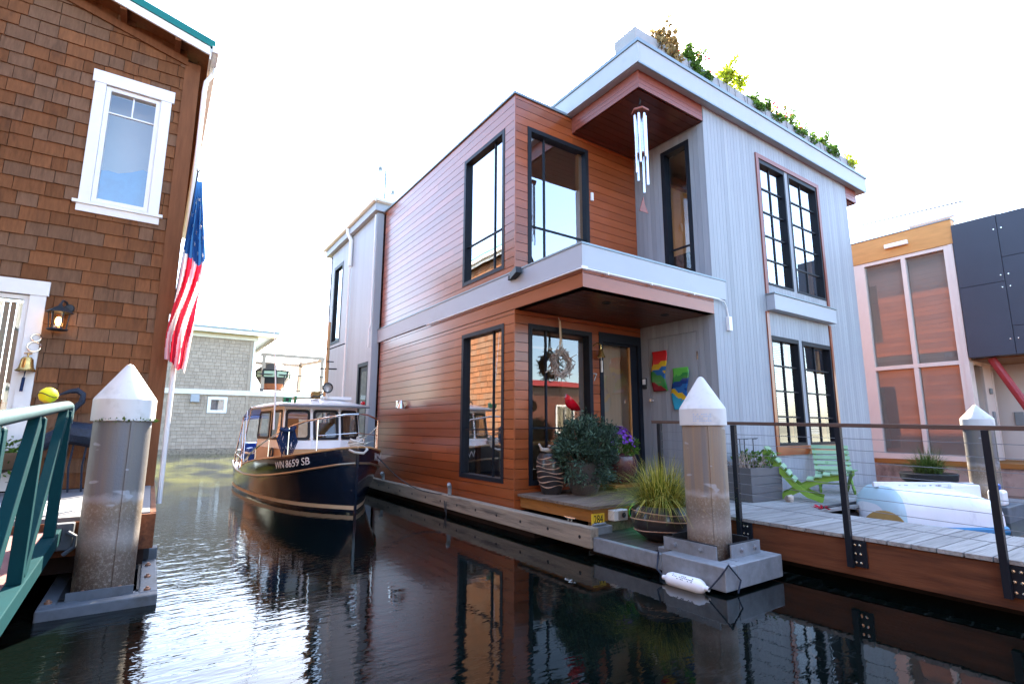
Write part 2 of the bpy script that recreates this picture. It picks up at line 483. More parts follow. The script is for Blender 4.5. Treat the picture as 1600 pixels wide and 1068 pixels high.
# ------------------------------------------------------------------ water
m, nt, out = nodes('canal_water')
b = nt.nodes.new('ShaderNodeBsdfPrincipled'); nt.links.new(b.outputs[0], out.inputs[0])
co, tc = objcoord(nt)
b.inputs['Roughness'].default_value = .012; b.inputs['IOR'].default_value = 1.34; b.inputs['Specular IOR Level'].default_value = .5
sep = nt.nodes.new('ShaderNodeSeparateXYZ'); nt.links.new(co, sep.inputs[0])
far = ramp(nt, mathn(nt, 'MULTIPLY', sep.outputs[1], 1 / 40), [(.3, 0.0), (.5, 1.0)])
alg = mathn(nt, 'MULTIPLY', far, ramp(nt, noisen(nt, objcoord(nt, (.5, .2, 1))[0], 1.6, 5), [(.4, 0.0), (.62, 1.0)]))
nt.links.new(mixc(nt, alg, (.0014, .003, .0026), (.11, .115, .02)), b.inputs['Base Color'])
c1, _ = objcoord(nt, (2.2, 1.0, 1)); c2, _ = objcoord(nt, (1.0, 2.6, 1))
mp = nt.nodes.new('ShaderNodeMapping'); mp.inputs['Rotation'].default_value = (0, 0, radians(-28)); mp.inputs['Scale'].default_value = (1.1, 3.2, 1)
nt.links.new(tc.outputs['Object'], mp.inputs[0])
n1 = noisen(nt, mp.outputs[0], 2.6, 2, .5)
n2 = noisen(nt, mp.outputs[0], 7.5, 2, .5)
n3 = noisen(nt, co, .35, 2, .5)
# calm water close to the floats on the right, more ruffled in the open channel
open_ = ramp(nt, mathn(nt, 'ADD', mathn(nt, 'MULTIPLY', sep.outputs[0], -.25), mathn(nt, 'MULTIPLY', n3, 1.4)), [(.0, .12), (.35, .4), (.8, 1.0)])
h = mathn(nt, 'ADD', n1, mathn(nt, 'MULTIPLY', n2, .38))
h = mathn(nt, 'MULTIPLY', h, open_)
bp = nt.nodes.new('ShaderNodeBump'); bp.inputs['Strength'].default_value = .34; bp.inputs['Distance'].default_value = .02
nt.links.new(h, bp.inputs['Height']); nt.links.new(bp.outputs[0], b.inputs['Normal'])
M['water'] = m
w = MB(); w.poly([(-150, -120, 0), (190, -120, 0), (190, 220, 0), (-150, 220, 0)])
struct(w.build('water', M['water']))

# ------------------------------------------------------------------ windows and rooms
def bars(mb, axis, P, s, u0, u1, z0, z1, fw, proud, depth, fwb=None, fwt=None):
    fwb = fw if fwb is None else fwb; fwt = fw if fwt is None else fwt
    a, b_ = P + s * proud, P - s * depth
    mb.dbox(axis, a, b_, u0, u1, z0, z0 + fwb); mb.dbox(axis, a, b_, u0, u1, z1 - fwt, z1)
    mb.dbox(axis, a, b_, u0, u0 + fw, z0 + fwb, z1 - fwt); mb.dbox(axis, a, b_, u1 - fw, u1, z0 + fwb, z1 - fwt)

def window(parent, axis, P, s, u0, u1, z0, z1, fw=.055, proud=.008, depth=.15, gd=.06, vs=(), hs=(), fm='black', gm='glass', mw=.028, name='window', label=None, fwb=None, fwt=None, gap=.004):
    mb = MB()
    u0 += gap; u1 -= gap; z0 += gap; z1 -= gap
    bars(mb, axis, P, s, u0, u1, z0, z1, fw, proud, depth, fwb, fwt)
    iu0, iu1, iz0, iz1 = u0 + fw, u1 - fw, z0 + (fw if fwb is None else fwb), z1 - (fw if fwt is None else fwt)
    a, b_ = P - s * (gd - .02), P - s * (gd + .02)
    vv = sorted(vs)
    for v_ in vv: mb.dbox(axis, a, b_, v_ - mw / 2, v_ + mw / 2, iz0, iz1)
    e = [iu0] + [q for v_ in vv for q in (v_ - mw / 2, v_ + mw / 2)] + [iu1]
    for h_ in hs:
        for k in range(0, len(e), 2): mb.dbox(axis, a, b_, e[k], e[k + 1], h_ - mw / 2, h_ + mw / 2)
    f = mb.build(name, M[fm], parent)
    if label: f['label'] = label
    g = MB(); g.dbox(axis, P - s * gd + .001, P - s * gd - .001, iu0 - .01, iu1 + .01, iz0 - .01, iz1 + .01)
    # a pane is one sheet of glass: keep a single surface
    g.bm.free(); g.bm = bmesh.new(); g.lay = g.bm.faces.layers.float.new('rnd')
    d = P - s * gd
    pts = [(iu0 - .01, iz0 - .01), (iu1 + .01, iz0 - .01), (iu1 + .01, iz1 + .01), (iu0 - .01, iz1 + .01)]
    g.poly([(d, u, z) if axis == 'X' else (u, d, z) for u, z in pts])
    g.build('pane', M[gm], f)
    return f

def text_mesh(txt, size, ext=.002):
    cu = bpy.data.curves.new('txt', 'FONT'); cu.body = txt; cu.size = size; cu.extrude = ext; cu.align_x = 'CENTER'; cu.align_y = 'CENTER'; cu.resolution_u = 3
    o = bpy.data.objects.new('txt', cu); COL.objects.link(o)
    dg = bpy.context.evaluated_depsgraph_get(); dg.update()
    me = bpy.data.meshes.new_from_object(o.evaluated_get(dg))
    bpy.data.objects.remove(o); bpy.data.curves.remove(cu)
    return me

# ------------------------------------------------------------------ MAIN HOUSE
X0, Y0, XG, YG, XR = 4.588, 6.625, 7.5, 5.019, 12.95
YB = 12.75
house = thing('floating_house', 'two-storey floating house of red cedar siding and grey boards with a corner balcony', 'house', (8.5, 9, 0))
hl_low = [(6.92, 8.34, .64, 3.19)]
hl_up = [(6.93, 8.36, 4.11, 6.66)]
hf_up = [(4.85, 6.255, 4.05, 6.635)]
hf_low = [(4.855, 6.25, .62, 3.17), (6.41, 7.495, .5, 3.2)]
mb = MB()
siding(mb, 'X', X0, -1, Y0 + .02, YB, .28, 3.37, hl_low)
siding(mb, 'Y', Y0, -1, X0 + .02, XG + .1, .28, 3.37, hf_low, phase=.0)
siding(mb, 'X', X0, -1, YG + .02, YB, 3.375, 3.64, pitch=.2, phase=.2)
siding(mb, 'Y', YG, -1, X0 + .02, XG, 3.375, 3.64, pitch=.2, phase=.2)
mb.box(X0, X0 + .02, Y0, Y0 + .02, .28, 3.37); mb.box(X0, X0 + .02, YG, YG + .02, 3.375, 3.64)
# right side and back, seen only in reflections
siding(mb, 'X', XR, 1, YG + .1, YB, .3, 3.5, [(7, 9, .9, 2.9)]); siding(mb, 'X', XR, 1, YG + .1, YB, 3.9, 7.1, [(7.2, 8.6, 4.4, 6.4), (10, 11.5, 4.4, 6.4)])
siding(mb, 'Y', YB, 1, X0, XR, .3, 7.1, [(5.4, 7, 1, 3), (8.4, 11.8, .8, 3), (5.2, 7.2, 4.3, 6.5), (8.4, 11.8, 4.3, 6.6)])
mb.build('lower_siding', [M['wood'], M['woodback']], house)
mb = MB()
siding(mb, 'X', X0, -1, Y0 + .02, YB, 3.95, 7.14, hl_up)
siding(mb, 'Y', Y0, -1, X0 + .02, 5.87, 3.9, 7.14, hf_up)
siding(mb, 'Y', Y0, -1, 5.87, XG + .1, 3.9, 6.84, hf_up)
mb.box(X0, X0 + .02, Y0, Y0 + .02, 3.95, 7.14)
mb.build('upper_siding', [M['wood'], M['woodback']], house)
# grey block
gh = [(9.2, 10.165, 4.15, 6.68), (10.285, 11.47, 4.15, 6.68), (9.15, 10.16, 1.2, 3.19), (10.28, 11.43, 1.2, 3.19)]
mb = MB()
siding(mb, 'Y', YG, -1, XG + .022, XR, .3, 7.15, gh, pitch=.1, horiz=False, gap=.004, th=.02)
gsd = (5.385, 6.45, .56, 3.14)
siding(mb, 'X', XG, -1, YG + .03, Y0, .3, 6.83, [(5.33, 5.965, 4.0, 6.66), gsd], pitch=.1, horiz=False, gap=.004, th=.02)
mb.box(XG, XG + .022, YG, YG + .03, .3, 6.83)
mb.build('grey_siding', [M['grey'], M['greyback']], house)
mb = MB()
siding(mb, 'X', XG + .002, -1, gsd[0] + .008, gsd[1] - .008, gsd[2], gsd[3] - .008, (), pitch=.1, horiz=False, gap=.004, th=.02)
sdoor = mb.build('storage_door', [M['grey'], M['greyback']], house)
mb = MB()
mb.lathe([(0, 0), (.03, .002), (.03, .012), (.014, .016), (.014, .05), (.032, .055), (.032, .08), (0, .085)], (XG - .001, 6.38, 2.0), 16, ax=(-1, 0, 0))
mb.build('knob', M['chrome'], sdoor, smooth=True)
for z in (2.72, .95):
    mb = MB(); mb.box(XG - .008, XG - .0005, 5.378, 5.398, z - .07, z + .07); mb.build('hinge', M['steel'], sdoor)
# recess / balcony floors, soffits
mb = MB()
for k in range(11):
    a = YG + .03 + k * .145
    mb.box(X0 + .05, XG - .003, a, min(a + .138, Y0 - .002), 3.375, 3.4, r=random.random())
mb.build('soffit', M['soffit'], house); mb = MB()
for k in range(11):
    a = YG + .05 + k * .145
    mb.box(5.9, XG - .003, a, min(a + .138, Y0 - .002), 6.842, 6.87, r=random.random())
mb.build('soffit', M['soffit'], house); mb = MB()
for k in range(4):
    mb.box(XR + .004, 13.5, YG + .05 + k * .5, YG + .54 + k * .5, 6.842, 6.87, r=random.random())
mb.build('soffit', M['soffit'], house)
for (x, y) in ((6.9, 5.55), (5.5, 5.5)):
    mb = MB(); mb.lathe([(0, -.004), (.05, -.004), (.058, -.008), (.07, -.008), (.07, .0)], (x, y, 3.374), 16)
    mb.build('downlight', M['iron'], house, smooth=True)
mb = MB(); mb.box(X0 + .06, XG + .3, YG + .05, Y0 + .1, 3.41, 3.9); mb.build('balcony_floor', M['trim'], house)
mb = MB()   # band trim
mb.box(4.556, 4.586, 4.987, YB + .02, 3.64, 3.96); mb.box(4.586, 7.815, 4.987, 5.016, 3.64, 3.96); mb.box(7.79, 7.815, 5.0165, 5.018, 3.64, 3.96)
mb.build('band_trim', M['trim'], house, bevel=.004)
mb = MB()
mb.box(4.546, 4.76, 4.977, YB + .03, 3.962, 3.99); mb.box(4.76, 7.83, 4.977, 5.0, 3.962, 3.99); mb.box(4.76, XG - .002, 5.0, 5.16, 3.962, 3.99)
mb.build('band_flashing', M['cap'], house)
# the balcony band continues past the flashing on the wood bay
mb = MB()
mb.tube([(4.54, 9.8, 3.62), (4.54, 5.06, 3.615), (4.545, 4.965, 3.615), (7.55, 4.965, 3.62), (7.72, 4.972, 3.6), (7.82, 4.995, 3.52), (7.86, 5.0, 3.36)], .012, 6)
mb.box(4.52, 4.62, 4.95, 4.975, 3.6, 3.64); mb.box(7.815, 7.9, 4.96, 5.017, 3.12, 3.36)
for x in (5.0, 5.9, 6.9): mb.box(x, x + .02, 4.95, 4.985, 3.59, 3.63)
mb.build('cable_conduit', M['plastic'], house, smooth=True)
# bay roof cap
mb = MB()
mb.box(4.56, 4.72, 6.597, 12.8, 7.14, 7.185); mb.box(4.72, 5.862, 6.597, 6.75, 7.14, 7.185); mb.box(4.72, 8, 6.75, YB, 7.1, 7.15)
mb.build('bay_roof', M['cap'], house)
# upper roof
mb = MB()
for a, b_ in ((6.85, 6.925), (6.93, 7.0), (7.005, 7.15)):
    mb.box(5.86, 5.88, YG - .002, 8.2, a, b_); mb.box(5.88, XG - .002, YG - .002, YG + .02, a, b_)
mb.box(5.858, 5.884, Y0 - .08, Y0 - .01, 6.835, 7.15)
mb.build('soffit_box', M['pinkwood'], house)
mb = MB()
for a, b_ in ((6.85, 6.925), (6.93, 7.0), (7.005, 7.15)):
    mb.box(XR + .002, 13.5, YG - .002, YG + .02, a, b_); mb.box(13.48, 13.5, YG + .02, 12, a, b_)
mb.build('soffit_box', M['pinkwood'], house)
mb = MB()
mb.box(5.72, 5.75, 4.88, 12.9, 7.16, 7.5); mb.box(5.75, 13.8, 4.88, 4.91, 7.16, 7.5); mb.box(13.77, 13.8, 4.91, 12.9, 7.16, 7.5)
mb.box(5.75, 13.77, 4.91, 12.9, 7.155, 7.3)
mb.build('roof_fascia', M['trim'], house, bevel=.004)
mb = MB(); mb.box(5.7, 13.82, 4.86, 4.99, 7.502, 7.56); mb.box(5.7, 5.85, 4.99, 12.92, 7.502, 7.56); mb.box(13.68, 13.82, 4.99, 12.92, 7.502, 7.56)
mb.box(5.716, 13.804, 4.872, 4.879, 7.13, 7.158)
mb.build('roof_flashing', M['cap'], house)
# windows
window(house, 'X', X0, -1, *hl_low[0], fw=.07, vs=(7.33,), hs=(1.47,), gm='glass2', gd=.07, mw=.022)
window(house, 'X', X0, -1, *hl_up[0], fw=.07, vs=(7.33,), hs=(4.88,), gm='glass2', gd=.07, mw=.022)
f = window(house, 'Y', Y0, -1, *hf_up[0], fw=.075, vs=(5.26,), hs=(4.87,), gm='glass2', gd=.08)
mb = MB(); mb.box(6.08, 6.17, 6.72, 6.8, 4.13, 6.55); mb.build('inner_jamb', M['jamb'], f)
window(house, 'Y', Y0, -1, *hf_low[0], fw=.075, vs=(5.27,), hs=(1.5,), gd=.08, gm='glass3')
window(house, 'X', XG, -1, 5.33, 5.965, 4.0, 6.66, fw=.08, hs=(4.72,), gd=.1)
for (u0, u1, z0, z1) in gh:
    n = 5 if z0 > 4 else 4
    zz = [z0 + .05 + (z1 - z0 - .13) * k / n for k in range(1, n)]
    f = window(house, 'Y', YG, -1, u0, u1, z0, z1, fw=.045, depth=.14, gd=.07, vs=(u0 + (u1 - u0) * .5,), hs=zz, gm='glass2' if z0 > 4 else 'glass', fwt=.08)
    mb = MB()
    mb.box(u1 - .15, u1 - .06, YG + .2, YG + .26, z0 + .06, z1 - .09)
    mb.build('inner_jamb', M['jamb'], f)
    if z0 < 4:
        mb = MB()
        k = z0 + .35 if u0 < 10 else z0 + .2
        top = z1 - .12 if u0 < 10 else z1 - .75
        while k < top:
            mb.hexa([(u0 + .08, YG + .22, k), (u1 - .2, YG + .22, k), (u1 - .2, YG + .25, k + .018), (u0 + .08, YG + .25, k + .018),
                     (u0 + .08, YG + .22, k + .003), (u1 - .2, YG + .22, k + .003), (u1 - .2, YG + .25, k + .021), (u0 + .08, YG + .25, k + .021)])
            k += .034
        mb.build('blind', M['blind'], f)
# pinkish timber casings of the grey windows
mb = MB()
mb.box(9.11, 9.198, YG - .025, YG + .03, 3.96, 6.77); mb.box(11.472, 11.56, YG - .025, YG + .03, 3.96, 6.77); mb.box(9.198, 11.472, YG - .025, YG + .03, 6.682, 6.77)
mb.build('upper_casing', M['pinkwood'], house)
mb = MB()
mb.box(9.06, 9.148, YG - .025, YG + .03, 1.2, 3.62); mb.box(11.432, 11.51, YG - .025, YG + .03, 1.2, 3.62); mb.box(9.06, 11.51, YG - .03, YG + .03, 1.04, 1.198)
mb.build('lower_casing', M['wood'], house)
mb = MB()
mb.box(9.12, 11.47, YG - .16, YG - .002, 3.64, 3.93)
mb.build('window_box', M['trim'], house, bevel=.006)
mb = MB(); mb.box(9.1, 11.49, YG - .18, YG - .002, 3.932, 3.952); mb.build('window_box_flashing', M['cap'], house)
# front door
d0, d1 = 6.41, 7.495
mb = MB()
bars(mb, 'Y', Y0, -1, d0 + .003, d1 - .003, .53, 3.197, .09, .012, .14, .05, .17)
df = mb.build('door_frame', M['black'], house)
mb = MB(); bars(mb, 'Y', Y0, -1, d0 + .096, d1 - .24, .585, 3.025, .03, -.03, .09, .12, .03)
mb.box(d1 - .238, d1 - .096, Y0 + .03, Y0 + .1, .585, 3.025)
door = mb.build('door', M['black'], house)
g = MB(); g.poly([(d0 + .12, Y0 + .06, .7), (d1 - .26, Y0 + .06, .7), (d1 - .26, Y0 + .06, 3.0), (d0 + .12, Y0 + .06, 3.0)]); g.build('pane', M['glass'], door)
mb = MB(); mb.box(d1 - .3, d1 - .275, Y0 + .02, Y0 + .055, .75, 2.98); mb.build('edge_strip', M['jamb'], door)
mb = MB(); mb.box(d0 + .13, d1 - .3, Y0 + .25, Y0 + .27, .6, 3.02); mb.build('inner_curtain', mat('tan_curtain', (.42, .26, .15), .8, var=.12, vs=2, st=(9, 1, .3)), door)
# house number 7
mb = MB(); me = text_mesh('7', .2, .006)
mb.addmesh(me, lambda c: V((6.29 + c.x, Y0 - .008 - c.z, 2.37 + c.y))); mb.build('house_number', M['steel'], house)
# keypad beside the door
mb = MB(); mb.rbox(XG - .03, XG - .002, 6.5, 6.6, 2.22, 2.42, .008); kp = mb.build('keypad', M['iron'], house)
mb = MB(); mb.box(XG - .034, XG - .0305, 6.515, 6.585, 2.3, 2.4); mb.build('screen', M['plastic'], kp)
# outlet and sconce on the left wall
mb = MB(); mb.rbox(X0 - .03, X0 - .002, 11.25, 11.36, 1.94, 2.1, .01); mb.build('outlet_cover', M['steel'], house)
mb = MB(); mb.lathe([(.0, .13), (.03, .12), (.04, .08), (.085, -.05), (.08, -.05), (.0, .02)], (X0 - .09, 10.9, 1.97), 16)
mb.box(X0 - .06, X0 - .002, 10.87, 10.93, 1.98, 2.08); mb.build('wall_lamp', M['steel'], house, smooth=True)
mb = MB(); mb.rbox(6.285, 6.34, Y0 - .04, Y0 - .002, 5.64, 5.8, .008); mb.build('white_sensor', M['plastic'], house)
# interior: floors, ceilings, partitions
mb = MB()
mb.box(4.76, XR - .2, 6.8, YB - .2, .4, .5); mb.box(4.76, XR - .2, 6.8, YB - .2, 3.55, 3.75); mb.box(XG + .16, XR - .2, YG + .35, 6.79, .4, .5); mb.box(XG + .2, XR - .2, YG + .35, 6.79, 3.55, 3.75)
mb.build('interior_floor', M['indark'], house)
mb = MB()
mb.box(4.76, XR - .2, YG + 1.8, YB - .2, 6.7, 6.8)
mb.box(8.3, 8.4, 6.85, YB - .3, 3.76, 6.69); mb.box(XG + .2, XR - .3, 9.2, 9.3, .51, 3.5); mb.box(4.8, 12.6, 10.4, 10.5, .51, 3.5); mb.box(4.8, 6, 11, 11.1, 3.76, 6.69)
mb.build('interior_wall', M['inside'], house)
mb = MB()   # work table and cabinets seen through the lower glass
mb.box(5.2, 7.6, 7.6, 9.0, 1.2, 1.26); 
for x in (5.3, 7.5):
    for y in (7.7, 8.9): mb.box(x - .04, x + .04, y - .04, y + .04, .51, 1.2)
mb.build('interior_table', M['jamb'], house)
# float under the house
mb = MB(); mb.box(4.5, 13.2, 6.0, 12.9, -.3, .12); mb.build('float_hull', M['shback'], house)
mb = MB()
random.seed(3)
mb.rbox(4.392, 4.53, 4.76, 12.95, .095, .325, .012)
mb.rbox(4.53, 4.585, 4.9, 12.95, .16, .29, .01)
fb = mb.build('float_timber', M['oldtimber'], house)
y = 4.95
while y < 12.8:
    mb = MB(); mb.lathe([(0, .004), (.02, .004), (.022, 0)], (4.392, y, .205), 10, ax=(-1, 0, 0)); mb.build('bolt_hole', M['ink'], fb); y += .62
for (y, h) in ((8.47, .2), (11.73, .17)):
    mb = MB(); mb.tube([(4.47, y, .31), (4.47, y, .31 + h * .7), (4.46, y - .015, .31 + h * .9), (4.43, y - .05, .31 + h), (4.4, y - .1, .3 + h), (4.395, y - .13, .28 + h)], .036, 10)
    mb.build('vent_pipe', M['greyplastic'], fb, smooth=True)
mb = MB()
c = V((4.5, 5.25, .35))
mb.tube([c + V((0, -.11, .03)), c + V((0, -.04, .025)), c + V((0, .04, .025)), c + V((0, .11, .03))], [.008, .014, .014, .008], 8)
for q in (-.03, .03): mb.tube([c + V((0, q, -.025)), c + V((0, q, .02))], .012, 8)
mb.build('cleat', M['steel'], fb, smooth=True)
# entry deck
mb = MB()
k = YG - .03
i = 0
while k < Y0 - .06:
    e_ = min(k + .137, Y0 - .03)
    if k < 6.9: mb.box(4.63, XG - .01, k, e_, .49, .525, r=random.random())
    k += .143
ed = mb.build('entry_deck', M['porchdeck'], house)
mb = MB()
mb.box(4.7, 6.0, YG + .02, YG + .06, .325, .488); mb.box(4.7, 4.74, YG + .06, Y0, .325, .488)
mb.build('step_skirt', M['yellowtimber'], ed)
mb = MB(); mb.box(4.78, 6.2, YG + .09, YG + .2, .05, .324); mb.build('step_footing', M['oldtimber'], ed)
# roof planter
mb = MB()
x = 5.81
while x < 13.55:
    x2 = min(x + 1.29, 13.6)
    mb.rbox(x + .003, x2 - .003, 5.0, 5.46, 7.56, 7.9, .006, r=random.random()); x = x2
rp = mb.build('roof_planter', M['concrete'])
tag(rp, 'long pale concrete planter running along the flat roof edge', 'planter')
mb = MB()
for k in range(26):
    x = 6.6 + k * .27 + random.uniform(-.08, .08)
    mb.tube([(x, 4.99, 7.9), (x + random.uniform(-.02, .05), 4.985, 7.75), (x + .04, 4.98, 7.6)], .004, 4)
mb.tube([(6.25, 4.985, 7.56), (6.4, 4.97, 7.86), (6.5, 5.02, 7.9)], .008, 5)
mb.build('drip_line', M['iron'], rp)
# camera on the band, weather mast
mb = MB()
mb.rbox(4.5, 4.555, 6.56, 6.7, 3.84, 3.92, .01); mb.beam((4.52, 6.58, 3.88), (4.47, 6.35, 3.93), .1, .1)
mb.build('security_camera', M['iron'], house)
# ------------------------------------------------------------------ REAR GREY HOUSE
random.seed(11)
rear = thing('rear_house', 'pale grey vertical-board house with white gutter just behind the cedar bay', 'house', (7, 15.3, 0))
XL = 4.442
mb = MB()
rw = [(15.75, 16.75, 4.05, 6.62)]
rd = [(12.98, 13.82, .45, 3.17)]
siding(mb, 'X', XL, -1, 12.99, 17.1, .3, 7.15, rw + [(12.9, 13.9, .4, 3.19)], pitch=.13, horiz=False, gap=.004)
mb.box(XL - .02, XL + .17, 12.79, 12.985, .3, 7.15)
mb.box(XL - .0, XL + .2, 17.1, 17.2, .3, 7.15)
siding(mb, 'Y', 17.2, 1, XL, 9, .3, 7.1, [(5, 6.4, 4.3, 6.5)], pitch=.13, horiz=False, gap=.004)
siding(mb, 'Y', 12.83, -1, XL + .2, 9, 7.2, 7.4, (), pitch=.13, horiz=False)
mb.box(8.9, 9, 12.9, 17.1, .3, 7.1)
mb.build('board_wall', [M['palegrey'], M['greyback']], rear)
mb = MB(); mb.box(XL - .12, XL - .1, 12.7, 17.5, 7.17, 7.42); mb.box(XL - .1, 9.1, 12.7, 12.73, 7.17, 7.42); mb.box(XL - .1, 9.1, 12.73, 17.5, 7.17, 7.22)
mb.build('roof_fascia', M['palegrey'], rear)
mb = MB(); mb.tube([(XL - .15, 12.62, 7.44), (XL - .15, 17.6, 7.44)], .07, 8); mb.tube([(XL - .15, 12.64, 7.44), (5.3, 12.64, 7.44)], .06, 8)
mb.build('gutter', M['cream'], rear, smooth=True)
mb = MB(); mb.box(XL - .05, 9, 12.9, 17.5, 7.46, 7.58); mb.build('roof', M['cap'], rear)
mb = MB()
mb.tube([(XL - .15, 15.0, 7.42), (XL - .14, 15.0, 7.25), (XL - .06, 14.9, 7.0), (XL - .06, 14.9, 6.2)], .06, 8)
mb.tube([(XL - .06, 14.9, 6.2), (XL - .06, 14.9, .4)], .025, 8)
mb.build('downspout', M['white'], rear, smooth=True)
mb = MB(); mb.tube([(XL - .05, 12.86, 7.1), (XL - .05, 12.86, 4.1), (XL - .1, 12.8, 3.95), (XL - .1, 12.8, 3.5)], .022, 8); mb.build('conduit', M['white'], rear, smooth=True)
window(rear, 'X', XL, -1, *rw[0], fw=.1, gm='glass2')
mb = MB(); bars(mb, 'X', XL, -1, 12.985, 13.85, .45, 3.185, .1, .01, .12, .1, .1); mb.box(XL + .03, XL + .08, 13.085, 13.75, .55, 3.08)
rdr = mb.build('side_door', M['black'], rear)
mb = MB(); mb.poly([(XL + .025, 13.2, .7), (XL + .025, 13.6, .7), (XL + .025, 13.6, 2.95), (XL + .025, 13.2, 2.95)]); mb.build('pane', M['glass'], rdr)
mb = MB(); mb.box(4.4, 9, 12.96, 17.2, -.3, .3); mb.build('float_hull', M['shback'], rear)
mb = MB(); mb.tube([(4.9, 13.66, 7.5), (4.9, 13.66, 8.84)], .032, 6)
for (z, s_) in ((8.72, 1), (8.1, -1)):
    mb.tube([(4.9, 13.66, z), (4.9 - s_ * .12, 13.6, z + .0), (4.9 - s_ * .16, 13.58, z + .06)], .014, 5)
    for k in range(3): mb.lathe([(0, 0), (.06, .005), (.06, .025), (0, .03)], (4.9 - s_ * .2, 13.56, z + .02 + k * .05), 10)
ws = mb.build('weather_mast', M['cap'], None, smooth=True)
tag(ws, 'thin weather mast with two cup sensors on the rear grey roof', 'weather mast')

# ------------------------------------------------------------------ LEFT SHINGLED HOUSE
YL = 11.8
def shingles(mb, axis, P, s, u0, u1, z0, z1, holes=(), course=.253, wmin=.2, wmax=.46, clip=None, gap=.009):
    z = z0
    while z < z1:
        u = u0 - random.uniform(0, .3)
        while u < u1:
            w_ = random.uniform(wmin, wmax)
            a, b = max(u, u0), min(u + w_ - gap, u1); u += w_
            if b - a < .02: continue
            za = z + random.uniform(-.012, .006); zb_ = z + course + .03
            if clip and za > clip((a + b) / 2): continue
            r = random.random(); tl = random.uniform(.0, .006)
            for q in rect_sub((a, b, za, zb_), holes):
                o0, o1 = P + s * (.03 + tl), P + s * (.03 + tl - .025 * (q[3] - za) / (zb_ - za) - .002)
                o2 = P + s * (.03 + tl - .025 * (q[2] - za) / (zb_ - za))
                i_ = P - s * .004
                if axis == 'Y':
                    mb.hexa([(q[0], o2, q[2]), (q[1], o2, q[2]), (q[1], i_, q[2]), (q[0], i_, q[2]), (q[0], o1, q[3]), (q[1], o1, q[3]), (q[1], i_, q[3]), (q[0], i_, q[3])], r)
                else:
                    mb.hexa([(o2, q[0], q[2]), (o2, q[1], q[2]), (i_, q[1], q[2]), (i_, q[0], q[2]), (o1, q[0], q[3]), (o1, q[1], q[3]), (i_, q[1], q[3]), (i_, q[0], q[3])], r)
        z += course
lh = thing('shingled_house', 'tall brown cedar-shingled gable house with green metal roof at the left', 'house', (-3, 16, .4))
roofz = lambda x: 9.12 - .262 * (x - .26)
win = (-1.33, -.46, 5.58, 7.92); dr = (-3.4, -1.72, .45, 3.96)
mb = MB()
shingles(mb, 'Y', YL, -1, -4.6, -.13, .47, 10.2, [(-1.5, -.32, 5.45, 8.1), (-3.4, -1.75, .4, 3.9)], clip=lambda x: roofz(x) - .12)
shingles(mb, 'X', .08, 1, YL + .06, 24, .47, 8.95)
mb.mi = 1
for q in rect_sub((-4.6, .07, .4, 8.95), [win, (-3.4, -1.93, .45, 3.7)]): mb.dbox('Y', YL + .006, YL + .16, *q)
mb.box(-.08, .074, YL + .17, 24, .4, 8.95)
mb.poly([(-4.6, YL + .02, 8.9), (.07, YL + .02, 8.9), (.07, YL + .02, 9.0), (-4.6, YL + .02, 10.2)])
mb.build('shingle_wall', [M['shingle'], M['shback']], lh)
mb = MB(); mb.box(-.14, .13, YL - .05, YL, .42, 8.95); mb.box(.08, .13, YL, YL + .1, .42, 8.95); cbd = mb.build('corner_board', M['cornerwood'], lh)
# gable trim following the rake, roof, soffit
def rake(mb, y0, y1, zo0, zo1, x0=.3, x1=-5.0):
    mb.hexa([(x1, y0, roofz(x1) + zo0), (x0, y0, roofz(x0) + zo0), (x0, y1, roofz(x0) + zo0), (x1, y1, roofz(x1) + zo0),
             (x1, y0, roofz(x1) + zo1), (x0, y0, roofz(x0) + zo1), (x0, y1, roofz(x0) + zo1), (x1, y1, roofz(x1) + zo1)])
mb = MB(); rake(mb, 11.24, 24.2, .02, .17, .33); mb.build('roof', M['greenroof'], lh)
mb = MB(); rake(mb, 11.27, 11.31, -.16, .015, .25); mb.build('barge_board', M['white'], lh)
mb = MB(); rake(mb, 11.315, 24.1, -.05, .016, .25)
rake(mb, YL - .07, YL - .034, -.36, -.2, -.1)
for x in (-.3, -1.2, -2.1, -3.0): mb.box(x - .05, x + .05, 11.32, YL - .04, roofz(x) - .2, roofz(x) - .06)
mb.build('eave_soffit', M['cornerwood'], lh)
mb = MB(); mb.box(.252, .28, 11.27, 24.1, 8.86, 9.1); mb.build('eave_board', M['cream'], lh)
mb = MB()
mb.hexa([(.29, 11.2, 9.0), (.4, 11.2, 9.0), (.4, 24, 9.0), (.29, 24, 9.0), (.285, 11.2, 9.13), (.44, 11.2, 9.13), (.44, 24, 9.13), (.285, 24, 9.13)])
mb.tube([(.36, 11.75, 9.02), (.36, 11.75, 8.86), (.25, 11.74, 8.62), (.235, 11.74, 8.4), (.235, 11.74, .12)], .042, 8)
mb.build('gutter', M['white'], lh)
